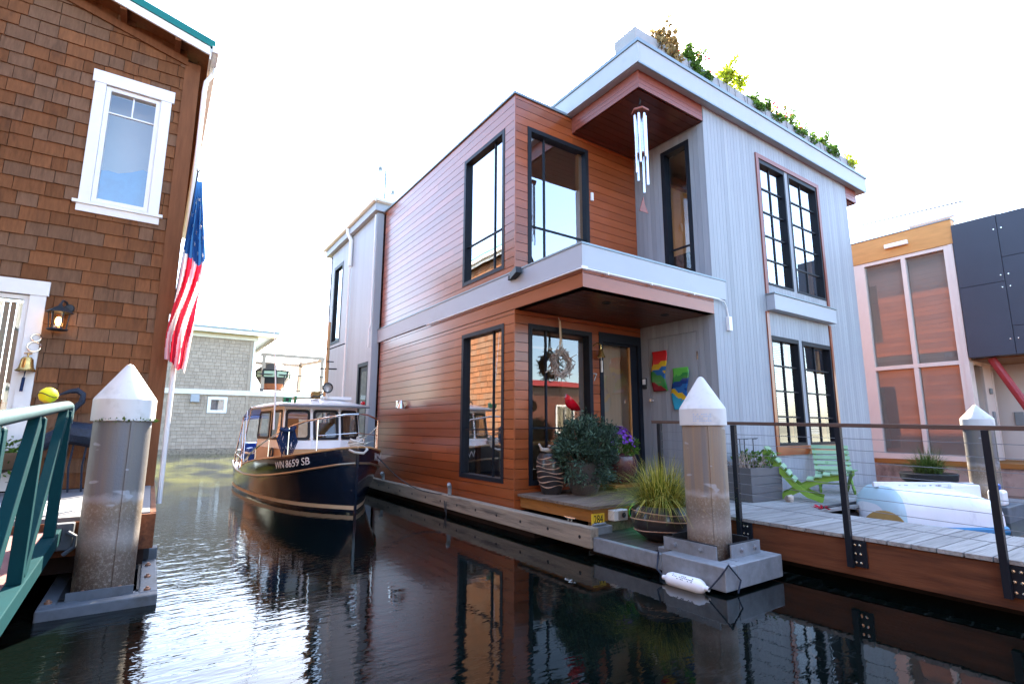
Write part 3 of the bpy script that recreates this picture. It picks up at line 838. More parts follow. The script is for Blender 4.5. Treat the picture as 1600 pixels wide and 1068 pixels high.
# window casing
mb = MB()
mb.box(-1.54, -.25, YL - .07, YL + .01, 7.93, 8.17); mb.box(-1.5, win[0] + .0, YL - .06, YL + .01, 5.56, 7.928); mb.box(win[1], -.29, YL - .06, YL + .01, 5.56, 7.928)
mb.box(-1.58, -.22, YL - .09, YL + .01, 5.5, 5.557); mb.box(-1.52, -.27, YL - .055, YL + .01, 5.36, 5.498)
cas = mb.build('window_casing', M['white'], lh)
f = window(lh, 'Y', YL, -1, *win, fw=.075, proud=.02, vs=(), hs=(7.42,), fm='white', gm='glass', gd=.05)
mb = MB(); mb.box(-.91, -.885, YL + .03, YL + .07, 7.434, 7.84); mb.build('muntin', M['white'], f)
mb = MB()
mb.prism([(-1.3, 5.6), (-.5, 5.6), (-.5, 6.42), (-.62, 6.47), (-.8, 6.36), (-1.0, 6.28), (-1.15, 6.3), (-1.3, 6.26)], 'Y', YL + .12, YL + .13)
mb.build('hill_reflection', M['hill'], f)  # panel drawn in place of the blue hill reflected in the glass
mb = MB(); mb.box(-1.7, -.1, YL + .5, YL + .55, 5.3, 8.2); mb.build('inner_curtain', M['shade'], f)
# door
mb = MB()
mb.box(-3.6, -1.69, YL - .075, YL + .01, 3.72, 3.97); mb.box(-1.93, -1.72, YL - .06, YL + .01, .47, 3.718)
dc = mb.build('door_casing', M['white'], lh)
f = window(lh, 'Y', YL, -1, -3.4, -1.935, .48, 3.71, fw=.07, fm='white', gm='glass', name='glazed_door', gd=.05)
mb = MB()
for k in range(16): mb.box(-2.1 - k * .085, -2.1 - k * .085 + .07, YL + .16, YL + .17, 1.9, 3.6, r=random.random())
mb.build('vertical_blind', mat('reflected_green_blind', (.12, .2, .17), .7, rnd=.4), f)  # slats carry the green reflected in the door glass as their colour
mb = MB(); mb.box(-3.3, -1.96, YL + .3, YL + .34, .5, 1.95); mb.build('inner_panel', M['indark'], f)
mb = MB()
def ring(mb, cx, cz, rr, y, t=.012):
    mb.tube([(cx + rr * cos(a * pi / 10), y, cz + rr * sin(a * pi / 10)) for a in range(20)], t, 6, closed=True)
ring(mb, -1.775, 2.83, .085, YL - .08); ring(mb, -1.765, 2.985, .062, YL - .08)
mb.build('house_number', M['steel'], lh, smooth=True)

# fixtures on the shingled house
lan = thing('wall_lantern', 'lit black wall lantern with amber glass beside the white door', 'lantern', (-1.5, YL - .2, 3.1))
lc = V((-1.5, YL - .2, 3.12))
mb = MB()
mb.lathe([(.0, .0), (.13, .0), (.15, .015), (.14, .03), (0, .03)], lc, 6)
mb.lathe([(.2, .31), (.17, .335), (.07, .41), (.03, .43), (.02, .47), (0, .48)], lc, 6); mb.lathe([(.0, .312), (.2, .31)], lc, 6)
for k in range(6):
    a = k * pi / 3
    mb.beam(lc + V((.115 * cos(a), .115 * sin(a), .02)), lc + V((.14 * cos(a), .14 * sin(a), .32)), .016, .016)
mb.tube([lc + V((0, 0, .46)), lc + V((.02, .05, .54)), lc + V((.06, .12, .52)), lc + V((.08, .17, .46))], .018, 6)
mb.lathe([(0, 0), (.075, .0), (.065, .03), (0, .035)], (lc.x + .1, YL - .035, lc.z + .43), 12, ax=(0, -1, 0))
mb.build('lantern_frame', M['iron'], lan)
mb = MB(); mb.lathe([(.1, .03), (.125, .305)], lc, 6); mb.build('lantern_glass', glass('lantern_pane', .06, (.95, .8, .6)), lan)
mb = MB(); mb.lathe([(0, .08), (.03, .1), (.045, .16), (.03, .22), (0, .24)], lc, 12); mb.build('bulb', M['warmbulb'], lan, smooth=True)
bell = thing('ship_bell', 'brass bell with a knotted cord hanging from the white door casing', 'bell', (-1.82, YL - .16, 2.4))
bc = V((-1.82, YL - .17, 2.4))
mb = MB()
mb.lathe([(.13, 0), (.14, .01), (.12, .03), (.1, .06), (.085, .14), (.08, .2), (.055, .235), (.0, .245)], bc, 24)
mb.build('bell_body', M['brass'], bell, smooth=True)
mb = MB(); mb.tube([bc + V((0, 0, .24)), bc + V((0, 0, .3)), bc + V((0, .1, .3))], .012, 6); mb.tube([bc + V((-.05, 0, .3)), bc + V((.05, 0, .3))], .012, 6); mb.build('bracket', M['brass'], bell)
mb = MB(); mb.tube([bc + V((0, 0, .1)), bc + V((-.01, 0, -.1))], .008, 5); mb.tube([bc + V((-.01, 0, -.1)), bc + V((-.02, 0, -.33))], .022, 7); mb.build('pull_cord', M['navyrope'], bell)
# flag
fl = thing('flagpole', 'slim angled flagpole bracketed to the brown corner board', 'flagpole', (.1, YL - .1, 3.55))
mb = MB(); mb.tube([(.11, YL - .12, 3.5), (.19, YL - .36, 4.9), (.27, YL - .62, 6.4)], .016, 8); mb.build('pole', M['iron'], fl, smooth=True)
mb = MB(); mb.rbox(.06, .15, YL - .14, YL - .05, 3.46, 3.62, .01); mb.lathe([(0, 0), (.03, .01), (.035, .04), (.02, .06), (0, .07)], (.27, YL - .62, 6.38), 10); mb.build('bracket', M['steel'], fl)
SL, TW = 96, 44
mb = MB()
top = V((.262, YL - .61, 6.3)); 
def flagpt(s_, t):
    """s_ down the cloth, t across the pleats"""
    z = 6.14 - 3.4 * s_ - .25 * t * s_ * s_ * (1 if s_ > .3 else s_ / .3) + .12 * max(0, s_ - .75) * sin(t * 9)
    hx = .262 - .15 * min(s_ / .75, 1.15)        # follows the pole down to the bracket
    w_ = .09 + .29 * min(s_ / .45, 1) - .1 * max(0, s_ - .8)
    x = hx + w_ * t - .06 * max(0, s_ - .5) + .02 * sin(s_ * 13 + t * 3) * s_
    y = YL - .61 + .46 * min(s_ / .75, 1) - .3 * s_ * 0 - (.09 * sin(t * 15 + s_ * 2.2) * (.35 + s_) + .05 * sin(t * 31 + 4 * s_)) * min(1, s_ * 4) - .12
    return V((x, y, z))
gridv = [[mb.v(flagpt(i / SL, j / TW)) for j in range(TW + 1)] for i in range(SL + 1)]
for i in range(SL):
    for j in range(TW):
        s_, t = (i + .5) / SL, (j + .5) / TW
        union = s_ < .4 + .08 * sin(t * 3) * t and s_ < .47
        if union: mi = 2
        else:
            q = t * 3.6 + s_ * 2.1 + .25 * sin(s_ * 9)
            mi = 0 if int(q * 1.35) % 2 == 0 else 1
        mb.mi = mi; mb.face([gridv[i][j], gridv[i][j + 1], gridv[i + 1][j + 1], gridv[i + 1][j]])
mb.mi = 1
for (s_, t) in ((.1, .55), (.14, .8), (.17, .4), (.2, .68), (.24, .3), (.25, .82), (.28, .55), (.31, .25), (.32, .75), (.35, .45), (.19, .15), (.39, .62), (.22, .95), (.4, .85), (.3, .93), (.12, .25)):
    c = flagpt(s_, t); n = (flagpt(s_, t + .01) - c).cross(flagpt(s_ + .01, t) - c).normalized()
    if n.y > 0: n = -n
    uu = (flagpt(s_, t + .02) - c).normalized(); vv_ = n.cross(uu)
    a0 = random.uniform(-.4, .4)
    pts = []
    for k in range(10):
        rr = .062 if k % 2 == 0 else .025
        pts.append(c + n * .012 + uu * rr * sin(a0 + k * pi / 5) + vv_ * rr * cos(a0 + k * pi / 5))
    ctr = mb.v(c + n * .013); pv = [mb.v(p) for p in pts]
    for k in range(10): mb.face([ctr, pv[k], pv[(k + 1) % 10]])
fo = mb.build('flag', [M['flagred'], M['flagwhite'], M['flagblue']], None, smooth=True, angle=80)
tag(fo, 'limp American flag with stars and red and white stripes hanging at the house corner', 'flag')

# deck of the shingled house
ld = thing('left_deck', 'white-topped timber deck in front of the shingled house', 'deck', (-2, 10, .3))
mb = MB()
mb.box(-4.5, .08, 8.16, 11.72, .36, .45); mb.build('deck_top', M['whitedeck'], ld)
mb = MB(); mb.box(-.4, .145, 8.1, 8.158, .02, .43); mb.box(.085, .145, 8.16, 24, .16, .44); mb.box(-4.5, -.4, 8.1, 8.158, .02, .4); mb.build('deck_fascia', M['fascia'], ld)
mb = MB(); mb.box(-4.5, .06, 8.3, 24, -.2, .3); mb.build('deck_float', M['shback'], ld)
mb = MB(); pts = [(-1.75, 8.35), (-1.0, 8.3), (-.72, 8.7), (-.75, 9.9), (-2.2, 10.1), (-3, 8.6)]
mb.prism(pts, 'Z', .452, .466); mt = mb.build('door_mat', M['rug']); tag(mt, 'grey fabric mat lying on the white deck by the ramp', 'mat')

# gangway
gw = thing('gangway', 'teal steel gangway with slanted braces rising to the left deck', 'gangway', (-.62, 5, .3))
gx = -.62
zr = lambda y: 1.535 + .06 * (y - 3.5)
zb = lambda y: .40 + .056 * (y - 3.5)
mb = MB()
mb.beam((gx, 1.0, zb(1.0)), (gx, 6.28, zb(6.28)), .1, .12)
mb.beam((-1.95, 1.0, zb(1.0)), (-1.95, 6.28, zb(6.28)), .1, .12)
mb.build('side_beam', M['teal'], gw, bevel=.006)
for y in (1.4, 2.45, 3.5, 4.62, 5.9):
    mb = MB()
    mb.beam((gx, y, zb(y) + .06), (gx, y, zr(y) - .05), .075, .075, up=(1, 0, 0)); mb.build('post', M['teal'], gw, bevel=.004)
    mb = MB(); mb.tube([(gx - .0, y + .055, zb(y) + .1), (gx, y + .055, zr(y) - .03)], .011, 6); mb.rbox(gx - .025, gx + .025, y + .03, y + .08, zr(y) - .12, zr(y) - .04, .006)
    mb.build('post_strap', M['tealrail'], gw)
for y0_, y1_ in ((1.5, 2.4), (2.5, 3.45), (3.62, 4.5), (4.75, 5.75)):
    mb = MB(); mb.beam((gx, y0_, zb(y0_) + .06), (gx, y1_, zr(y1_) - .06), .06, .1); mb.build('brace', M['teal'], gw, bevel=.004)
mb = MB()
mb.tube([(gx, .9, zr(.9)), (gx, 5.85, zr(5.85)), (gx, 5.96, zr(5.96) - .01), (gx, 6.0, zr(6) - .06), (gx, 6.0, zr(6) - .16)], .04, 12)
mb.build('handrail', M['tealrail'], gw, smooth=True)
mb = MB()
mb.hexa([(-1.9, 1, zb(1) - .03), (gx - .05, 1, zb(1) - .03), (gx - .05, 6.3, zb(6.3) - .03), (-1.9, 6.3, zb(6.3) - .03), (-1.9, 1, zb(1) + .02), (gx - .05, 1, zb(1) + .02), (gx - .05, 6.3, zb(6.3) + .02), (-1.9, 6.3, zb(6.3) + .02)])
mb.build('tread', M['rampfloor'], gw)
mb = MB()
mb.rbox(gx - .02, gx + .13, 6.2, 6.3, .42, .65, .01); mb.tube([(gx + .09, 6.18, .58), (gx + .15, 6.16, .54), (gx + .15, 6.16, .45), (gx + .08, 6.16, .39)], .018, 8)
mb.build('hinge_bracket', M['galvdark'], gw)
sb = MB(); sb.lathe([(.0, -.06), (.035, -.048), (.055, -.02), (.06, .0), (.055, .02), (.035, .048), (0, .06)], (-.66, 5.15, zr(5.15) + .095), 16, ax=(.3, .2, 1))
bo = sb.build('softball', M['ball'], None, smooth=True); tag(bo, 'bright yellow softball resting on the gangway handrail', 'ball')
sb = MB()
c = V((-.66, 5.15, zr(5.15) + .095))
sb.tube([c + V((.0615 * cos(a), .0615 * sin(a), .016 * sin(2 * a))) for a in [k * pi / 10 for k in range(20)]], .003, 4, closed=True)
sb.build('seam', M['ink'], bo)

# heron sculpture, hanging planter
hr = thing('bird_sculpture', 'blue-black metal long-necked bird sculpture by the shingled wall', 'sculpture', (-1.1, 11.2, .45))
mb = MB()
hb = V((-.98, 11.2, 1.35))
mb.tube([hb + V(q) for q in ((-.9, 0, -.45), (-.62, 0, -.3), (-.35, 0, -.05), (-.1, 0, .05), (.2, 0, .0), (.45, 0, -.08), (.62, 0, -.2))], [.02, .06, .12, .19, .2, .13, .03], 10)
mb.tube([hb + V(q) for q in ((-.12, 0, .1), (-.2, 0, .25), (-.13, 0, .42), (-.02, 0, .56), (-.02, 0, .68), (-.1, 0, .74), (-.2, 0, .72), (-.32, 0, .66))], [.09, .06, .05, .045, .045, .05, .035, .012], 8)
mb.build('bird_body', M['sculpt'], hr, smooth=True)
mb = MB()
for x in (-.05, .12): mb.tube([hb + V((x, 0, -.1)), hb + V((x - .03, 0, -.5)), hb + V((x, 0, -.9))], .016, 6)
mb.build('legs', M['sculpt'], hr)
hp = thing('trough_planter', 'mossy trough of trailing plants against the shingled wall behind the gangway', 'planter', (-2.0, 11.45, .9))
mb = MB(); mb.lathe([(.0, -.3), (.3, -.2), (.42, .0), (.42, .05), (.36, .05)], (-1.95, 11.35, 1.05), 16); mb.build('basket', M['stem'], hp, smooth=True)
mb = MB()
for k in range(420):
    a = random.uniform(0, 2 * pi); rr = random.uniform(.1, .55)
    mb.leaf((-1.95 + rr * cos(a), 11.35 + rr * .6 * sin(a), 1.15 + random.gauss(0, .1) - (rr > .4) * random.uniform(0, .5)), (random.gauss(0, 1), random.gauss(0, 1), random.gauss(.2, .7)), random.uniform(.05, .12))
mb.build('foliage', M['leafy'], hp)

# the left-bank house, its deck and fixtures are scaled about the camera position
LB, CO, CN = .78, V((.08, 11.8, .45)), V((.0624, 9.204, .681))  # wall corner before and after, on the same line of sight
for o in (lh, lan, bell, fl, fo, ld, mt, hr, hp):
    o.scale = (LB, LB, LB); o.location = CN + LB * (o.location - CO)

# ------------------------------------------------------------------ FAR GREY SHINGLE HOUSE
random.seed(21)
bh = thing('grey_shingle_house', 'grey-beige shingled house with white band at the far end of the channel', 'house', (2, 38, 0))
YF = 35
mb = MB()
shingles(mb, 'Y', YF, -1, -6, 4.5, 3.66, 6.9, (), course=.2, wmin=.16, wmax=.32)
shingles(mb, 'Y', YF, -1, -6, 10, .28, 3.36, [(2.5, 3.55, 2.28, 3.27)], course=.2, wmin=.16, wmax=.32)
mb.mi = 1
for q in rect_sub((-6, 4.74, 3.4, 7), ()): mb.dbox('Y', YF + .005, YF + .2, *q)
for q in rect_sub((-6, 10, .25, 3.5), [(2.6, 3.45, 2.35, 3.2)]): mb.dbox('Y', YF + .005, YF + .2, *q)
mb.box(4.6, 4.74, YF + .2, 44, 3.5, 7)
mb.build('shingle_wall', [M['greyshingle'], M['greyshback']], bh)
mb = MB(); mb.box(-6, 10, YF - .1, YF - .04, 3.37, 3.65); mb.box(-6, 4.9, YF - .1, YF - .04, 6.72, 7.0); mb.box(4.68, 4.8, YF - .06, YF + .01, 3.66, 6.72); mb.box(-6, 5.95, YF - .55, YF + .2, 7.0, 7.04)
mb.box(-6, 5.95, YF - .6, YF - .55, 6.98, 7.22); mb.box(5.95, 6.0, YF - .6, 44, 6.98, 7.22); mb.build('white_trim', M['cream'], bh)
mb = MB(); mb.box(4.5, 4.66, YF - .06, YF + .01, .3, 6.7); mb.build('corner_board', M['greyshingle'], bh)
mb = MB(); mb.box(-6, 6.05, YF - .65, 44, 7.225, 7.32); mb.tube([(4.7, 36, 7.3), (4.7, 36, 7.9)], .06, 6); mb.build('roof', M['cap'], bh)
f = window(bh, 'Y', YF, -1, 2.52, 3.54, 2.3, 3.25, fw=.17, proud=.06, fm='white', gm='glass')
mb = MB(); mb.box(2.6, 3.5, YF + .1, YF + .12, 2.3, 3.2); mb.build('shade', mat('taupe_shade', (.2, .16, .16), .8), f)
mb = MB(); mb.rbox(1.66, 2.1, YF - .2, YF - .03, 2.9, 3.34, .03); mb.build('vent_hood', M['palegrey'], bh)
mb = MB(); mb.box(-6, 10.5, YF - .5, 44, -.2, .12); mb.box(-6, 10.5, YF - .5, YF - .3, .12, .25); mb.build('float_hull', M['oldtimber'], bh)
mb = MB(); mb.box(4.7, 10.4, YF - .05, 44, 3.5, 3.66); mb.build('balcony_floor', M['cream'], bh)
mb = MB()
for x in (5.4, 8.0, 8.95): mb.box(x - .1, x + .1, YF + (.3 if x != 8.0 else 2.2), YF + (.5 if x != 8.0 else 2.4), 3.66, 5.9)
mb.box(5.2, 9.1, YF + .3, YF + .5, 5.9, 6.1); mb.box(5.2, 8.2, YF + 2.2, YF + 2.4, 5.55, 5.75)
mb.beam((9.0, YF + .4, 5.85), (8.0, YF + 2.3, 5.7), .15, .2)
mb.build('pergola', M['greyshingle'], bh)
mb = MB()
for z in (4.75, 3.78): mb.tube([(5.0, YF + .1, z), (9.2, YF + .1, z)], .035, 6)
for x in (6.6, 7.4, 9.2): mb.tube([(x, YF + .1, 3.66), (x, YF + .1, 4.75)], .035, 6)
mb.build('balcony_rail', M['iron'], bh)
gr = thing('faceted_bowl', 'dark faceted covered bowl with pale green band on the far balcony', 'garden bowl', (6.1, YF + 1.0, 3.7))
mb = MB(); mb.lathe([(.55, .0), (.75, .35)], (6.1, YF + 1, 3.85), 8); mb.build('bowl_base', M['terracotta'], gr)
mb = MB(); mb.lathe([(.75, .35), (1.0, .75)], (6.1, YF + 1, 3.85), 8); mb.lathe([(1.02, 1.12), (1.05, 1.2), (.55, 1.62), (0, 1.66)], (6.1, YF + 1, 3.85), 8)
for k in range(8):
    a = 2 * pi * k / 8; mb.tube([(6.1 + 1.0 * cos(a), YF + 1 + 1.0 * sin(a), 4.6), (6.1 + 1.02 * cos(a), YF + 1 + 1.02 * sin(a), 5.0)], .05, 5)
mb.build('bowl_cover', M['iron'], gr)
mb = MB(); mb.lathe([(.98, .75), (1.0, 1.13)], (6.1, YF + 1, 3.85), 8); mb.build('bowl_band', M['palegreen'], gr)

# ------------------------------------------------------------------ RIGHT HOUSE
random.seed(31)
RX = 16.5
rh = thing('modern_right_house', 'modern house with pink-white window wall, orange parapet and charcoal panels at the right', 'house', (20, 3.5, 0))
ya, yb_ = 4.09, 6.29
mb = MB()
mb.box(RX, RX + .18, ya, ya + .2, .72, 6.19); mb.box(RX, RX + .18, yb_ - .16, yb_ + .3, .72, 6.19)
mb.box(RX + .002, RX + .18, ya + .2, yb_ - .16, 6.1, 6.19); mb.box(RX + .002, RX + .18, ya + .2, yb_ - .16, .72, .86)
mb.box(RX + .004, RX + .16, 5.14, 5.24, .86, 6.1); mb.box(RX + .006, RX + .16, ya + .2, 5.14, 3.1, 3.2); mb.box(RX + .006, RX + .16, 5.24, yb_ - .16, 3.1, 3.2)
mb.box(RX - .02, RX + .0, ya - .0, ya + .1, .72, 6.19)
ww = mb.build('window_wall', M['whiteframe'], rh)
for (y0_, y1_) in ((ya + .2, 5.14), (5.24, yb_ - .16)):
    for (z0, z1) in ((.86, 3.1), (3.2, 6.1)):
        mb = MB(); mb.poly([(RX + .09, y0_, z0), (RX + .09, y1_, z0), (RX + .09, y1_, z1), (RX + .09, y0_, z1)]); p_ = mb.build('pane', M['glass3'], ww)
        mb = MB(); mb.box(RX + .13, RX + .14, y0_ + .02, y1_ - .02, z0, z1); mb.build('roller_shade', M['shade'], p_)
mb = MB(); mb.box(RX - .02, RX + .2, ya - .03, yb_ + .35, 6.2, 6.84); pr = mb.build('parapet', M['orange'], rh)
mb = MB(); mb.rbox(RX - .12, RX - .022, 5.0, 5.55, 6.45, 6.57, .02); mb.build('parapet_light', M['plastic'], pr)
mb = MB(); mb.box(RX - .04, RX + .3, ya - .04, yb_ + .4, 6.842, 6.87); mb.build('parapet_cap', M['cap'], rh)
mb = MB()
edges_y = (4.07, 3.2, 2.2); hz = (3.23, 4.99, 6.66); hz2 = (3.23, 3.9, 5.58, 6.66)
for i in range(2):
    zz = hz if i == 0 else hz2
    for j in range(len(zz) - 1):
        mb.box(RX - .06, RX - .02, edges_y[i + 1] + .006, edges_y[i] - .006, zz[j] + .006, zz[j + 1] - .006, r=random.random())
mb.box(RX - .018, RX + .3, 2.2, 4.06, 3.235, 6.65)
mb.build('dark_panel', M['darkpanel'], rh)
for (y, zs) in ((3.2, (3.6, 4.85, 5.15, 6.3)),):
    for z in zs:
        for q in (-.07, .07):
            mb = MB(); mb.lathe([(0, .006), (.018, .005), (.02, 0)], (RX - .06, y + q, z), 8, ax=(-1, 0, 0)); mb.build('panel_screw', M['steel'], rh)
mb = MB(); mb.box(RX + .3, 21, 2.2, 4.06, 3.2, 3.234); mb.box(RX + .2, 21, 4.3, 14, .4, 6.8); mb.box(RX + .3, 21, 2.2, 4.06, 3.236, 6.65)  # house body run back out of view, lengthened to block the sun
mb.build('soffit_and_house_body', M['indark'], rh)
# recessed entry
mb = MB()
mb.box(RX + .18, RX + .3, ya - .0, ya + .04, .72, 3.2); mb.box(17.5, 17.6, ya, ya + .06, .72, 3.2); mb.box(18.2, 18.3, ya, ya + .06, .72, 3.2); mb.box(RX + .3, 18.6, ya, ya + .05, 3.1, 3.2)
mb.box(17.6, 18.2, ya + .01, ya + .05, .72, 3.1)
mb.box(18.6, 18.7, 3.5, ya + .06, .72, 3.2); mb.box(18.6, 18.7, 2.2, 2.4, .72, 3.2); mb.box(18.6, 18.7, 2.4, 3.5, 3.0, 3.2); mb.box(18.6, 18.7, 2.4, 2.5, .72, 3.0)
mb.build('entry_wall', M['whiteframe'], rh)
mb = MB(); mb.poly([(RX + .3, ya + .02, .8), (17.5, ya + .02, .8), (17.5, ya + .02, 3.1), (RX + .3, ya + .02, 3.1)]); mb.build('side_pane', M['glass2'], rh)
mb = MB(); bars(mb, 'X', 18.65, -1, 2.5, 3.5, .75, 3.0, .1, .02, .06); ed_ = mb.build('entry_door', M['black'], rh)
mb = MB(); mb.poly([(18.66, 2.6, .85), (18.66, 3.4, .85), (18.66, 3.4, 2.9), (18.66, 2.6, 2.9)]); mb.build('pane', M['glass2'], ed_)
for y in (3.75,): 
    mb = MB(); mb.rbox(18.54, 18.598, y - .09, y + .09, 1.6, 1.95, .01); mb.build('door_intercom', M['greyplastic'], rh)
    mb = MB(); mb.rbox(17.8, 17.95, ya - .03, ya + .008, 1.6, 1.95, .01); mb.build('door_intercom', M['greyplastic'], rh)
    mb = MB(); mb.rbox(17.8, 17.95, ya - .04, ya + .008, 2.4, 2.55, .02); mb.build('wall_lamp', M['greyplastic'], rh)
mb = MB(); mb.tube([(16.75, 3.72, 3.2), (16.9, 2.75, .8)], .09, 10); mb.build('slanted_strut', M['redpaint'], rh, smooth=True)
mb = MB(); mb.box(16.42, 16.48, -2.2, 6.3, .6, .715); mb.box(16.48, 21, -2.2, 7, .6, .71); mb.build('sill_beam', M['yellowtimber'], rh)
mb = MB(); mb.box(16.45, 21, -2.2, 14, -.3, .595); mb.build('float_hull', mat('pinkish_concrete', (.36, .27, .23), .85, var=.25, vs=2, bump=.3, dirt=((.14, .1, .085), 1.5, .5, .7)), rh)
for (y, z) in ((5.0, 7.6), (4.1, 7.3)):
    mb = MB(); mb.tube([(18.5, y + .5, 6.9), (18.5, y + .5, z)], .02, 5); mb.tube([(18.5, y - .5, 6.9), (18.5, y - .5, z - .1)], .02, 5)
    mb.box(18.45, 18.55, y - .55, y + .55, z - .05, z); mb.box(18.45, 18.55, y - .55, y + .55, z - .2, z - .17)
    mb.build('roof_rail', M['palegrey'], rh)
CAB = [(19, 7.12, 8.25), (19, 4.34, 8.1)]
mb = MB(); mb.tube(CAB, .024, 5); mb.tube([CAB[1], (19, 3.88, 7.44)], .008, 4); mb.tube([CAB[1], (19, CAB[1][1], 6.7)], .01, 4)
mb.build('roof_cable', M['iron'], rh)

# ------------------------------------------------------------------ NEIGHBOUR HOMES BEHIND THE VIEWPOINT
def neighbour(label, x0, x1, y0, y1, h, m_, face):
    t = thing('neighbour_house', label, 'house', ((x0 + x1) / 2, (y0 + y1) / 2, 0))
    mb = MB()
    wins = []
    if face == 'Y':
        u = x0 + 1
        while u + 1.6 < x1: wins += [(u, u + 1.3, 1.2, 2.7)] + ([(u, u + 1.3, 4.2, 5.7)] if h > 5 else []); u += 2.9
        siding(mb, 'Y', y1, 1, x0, x1, .4, h, wins, pitch=.2)
        mb.box(x0, x1, y0, y0 + .15, .4, h); mb.box(x0, x0 + .15, y0 + .15, y1 - .15, .4, h); mb.box(x1 - .15, x1, y0 + .15, y1 - .15, .4, h)
    else:
        u = y0 + 1
        while u + 1.6 < y1: wins += [(u, u + 1.3, 1.2, 2.7)] + ([(u, u + 1.3, 4.2, 5.7)] if h > 5 else []); u += 2.9
        siding(mb, 'X', x1, 1, y0, y1, .4, h, wins, pitch=.2)
        mb.box(x0, x0 + .15, y0, y1, .4, h); mb.box(x0 + .15, x1 - .15, y0, y0 + .15, .4, h); mb.box(x0 + .15, x1 - .15, y1 - .15, y1, .4, h)
    mb.build('wall', [m_, M['woodback']], t)
    for q in wins: window(t, 'Y' if face == 'Y' else 'X', y1 if face == 'Y' else x1, 1, *q, fw=.09, proud=.03, fm='white', vs=((q[0] + q[1]) / 2,))
    mb = MB(); mb.box(x0 - .4, x1 + .4, y0 - .4, y1 + .4, h, h + .25); mb.build('roof', M['redpaint'] if face == 'Y' else M['cap'], t)
    mb = MB(); mb.box(x0 - .3, x1 + .3, y0 - .3, y1 + .3, -.3, .4); mb.build('float_hull', M['oldtimber'], t)
neighbour('dark timber neighbour house with red roof edge behind the dock', 1.5, 30, -14, -7.5, 3.6, M['soffit'], 'Y')
neighbour('unseen brown house added on the left bank to block sky light', -13, -3.4, -9, 7.2, 7.6, M['cornerwood'], 'X')  # added out of view to darken the near left side
# ------------------------------------------------------------------ PILINGS
random.seed(41)
def pile_mat(name, c_hi, c_tan, zline):
    m, nt, out = nodes(name)
    b = nt.nodes.new('ShaderNodeBsdfPrincipled'); nt.links.new(b.outputs[0], out.inputs[0])
    co, tc = objcoord(nt); sep = nt.nodes.new('ShaderNodeSeparateXYZ'); nt.links.new(co, sep.inputs[0])
    nf = noisen(nt, objcoord(nt, (3, 3, 3))[0], 2.2, 8, .7)
    nfine = noisen(nt, co, 38, 4, .8)
    streak = noisen(nt, objcoord(nt, (7, 7, .22))[0], 1.6, 5, .6)
    z = mathn(nt, 'ADD', sep.outputs[2], mathn(nt, 'MULTIPLY', mathn(nt, 'SUBTRACT', nf, .5), .16))
    zz = mathn(nt, 'MULTIPLY', z, 1 / 2.0, True)
    steel = mixc(nt, ramp(nt, streak, [(.28, 0.0), (.74, 1.0)]), c_hi, c_tan)
    L = zline / 2.0
    col = ramp(nt, zz, [(0.0, (.07, .05, .035)), (L * .45, (.12, .085, .06)), (L * .62, (.26, .23, .2)), (L * .8, (.16, .13, .1)), (L * .97, (.2, .15, .1)), (L * 1.04, (.5, .5, .5))])
    m_up = ramp(nt, zz, [(L * .93, 0.0), (L * 1.08, 1.0)])
    low = mixc(nt, mathn(nt, 'MULTIPLY', ramp(nt, nfine, [(.5, 0.0), (.72, 1.0)]), .55), col, (.42, .38, .33))
    res = mixc(nt, m_up, low, steel)
    res = mixc(nt, mathn(nt, 'MULTIPLY', ramp(nt, noisen(nt, objcoord(nt, (1, 1, 2.2))[0], 2.6, 2), [(.64, 0.0), (.66, 1.0)]), .5), res, (.4, .43, .46))
    nt.links.new(res, b.inputs['Base Color'])
    b.inputs['Roughness'].default_value = .5; b.inputs['Metallic'].default_value = .12
    bp = nt.nodes.new('ShaderNodeBump'); bp.inputs['Strength'].default_value = .35; bp.inputs['Distance'].default_value = .01
    nt.links.new(mathn(nt, 'ADD', nfine, mathn(nt, 'MULTIPLY', nf, .6)), bp.inputs['Height']); nt.links.new(bp.outputs[0], b.inputs['Normal'])
    return m
PM1 = pile_mat('stained_pile_tan', (.13, .135, .14), (.3, .2, .11), .82)
PM2 = pile_mat('stained_pile_grey', (.12, .128, .145), (.165, .145, .115), .86)
def piling(label, x, y, rz, zc, zs, zt, r, pm, moss=False):
    t = thing('piling', label, 'piling', (x, y, 0), rz, 'white-capped steel mooring pilings')
    mb = MB(); mb.lathe([(r, -1), (r, 0), (r, zc + .05)], (0, 0, 0), 40)
    mb.box(-.012, .012, -r - .008, -r + .02, -1, zc)
    mb.build('pile_shaft', pm, t, smooth=True, local=True)
    mb = MB(); mb.lathe([(r + .008, zc), (r + .022, zc + .004), (r + .022, zs), (r + .012, zs + .02), (.04, zt - .03), (.022, zt - .008), (0, zt)], (0, 0, 0), 40)
    mb.build('pile_cap', M['capwhite'], t, smooth=True, local=True, angle=20)
    return t
pr_ = piling('tan-stained steel piling with white cone cap in front of the grey house', 4.90, 3.50, radians(-40), 1.53, 1.705, 2.06, .218, PM1)
mb = MB()
for k in range(3): mb.box(-.245 + .0, -.03 - k * .03, -.2425, -.2415, 1.6 + k * .025, 1.608 + k * .025)
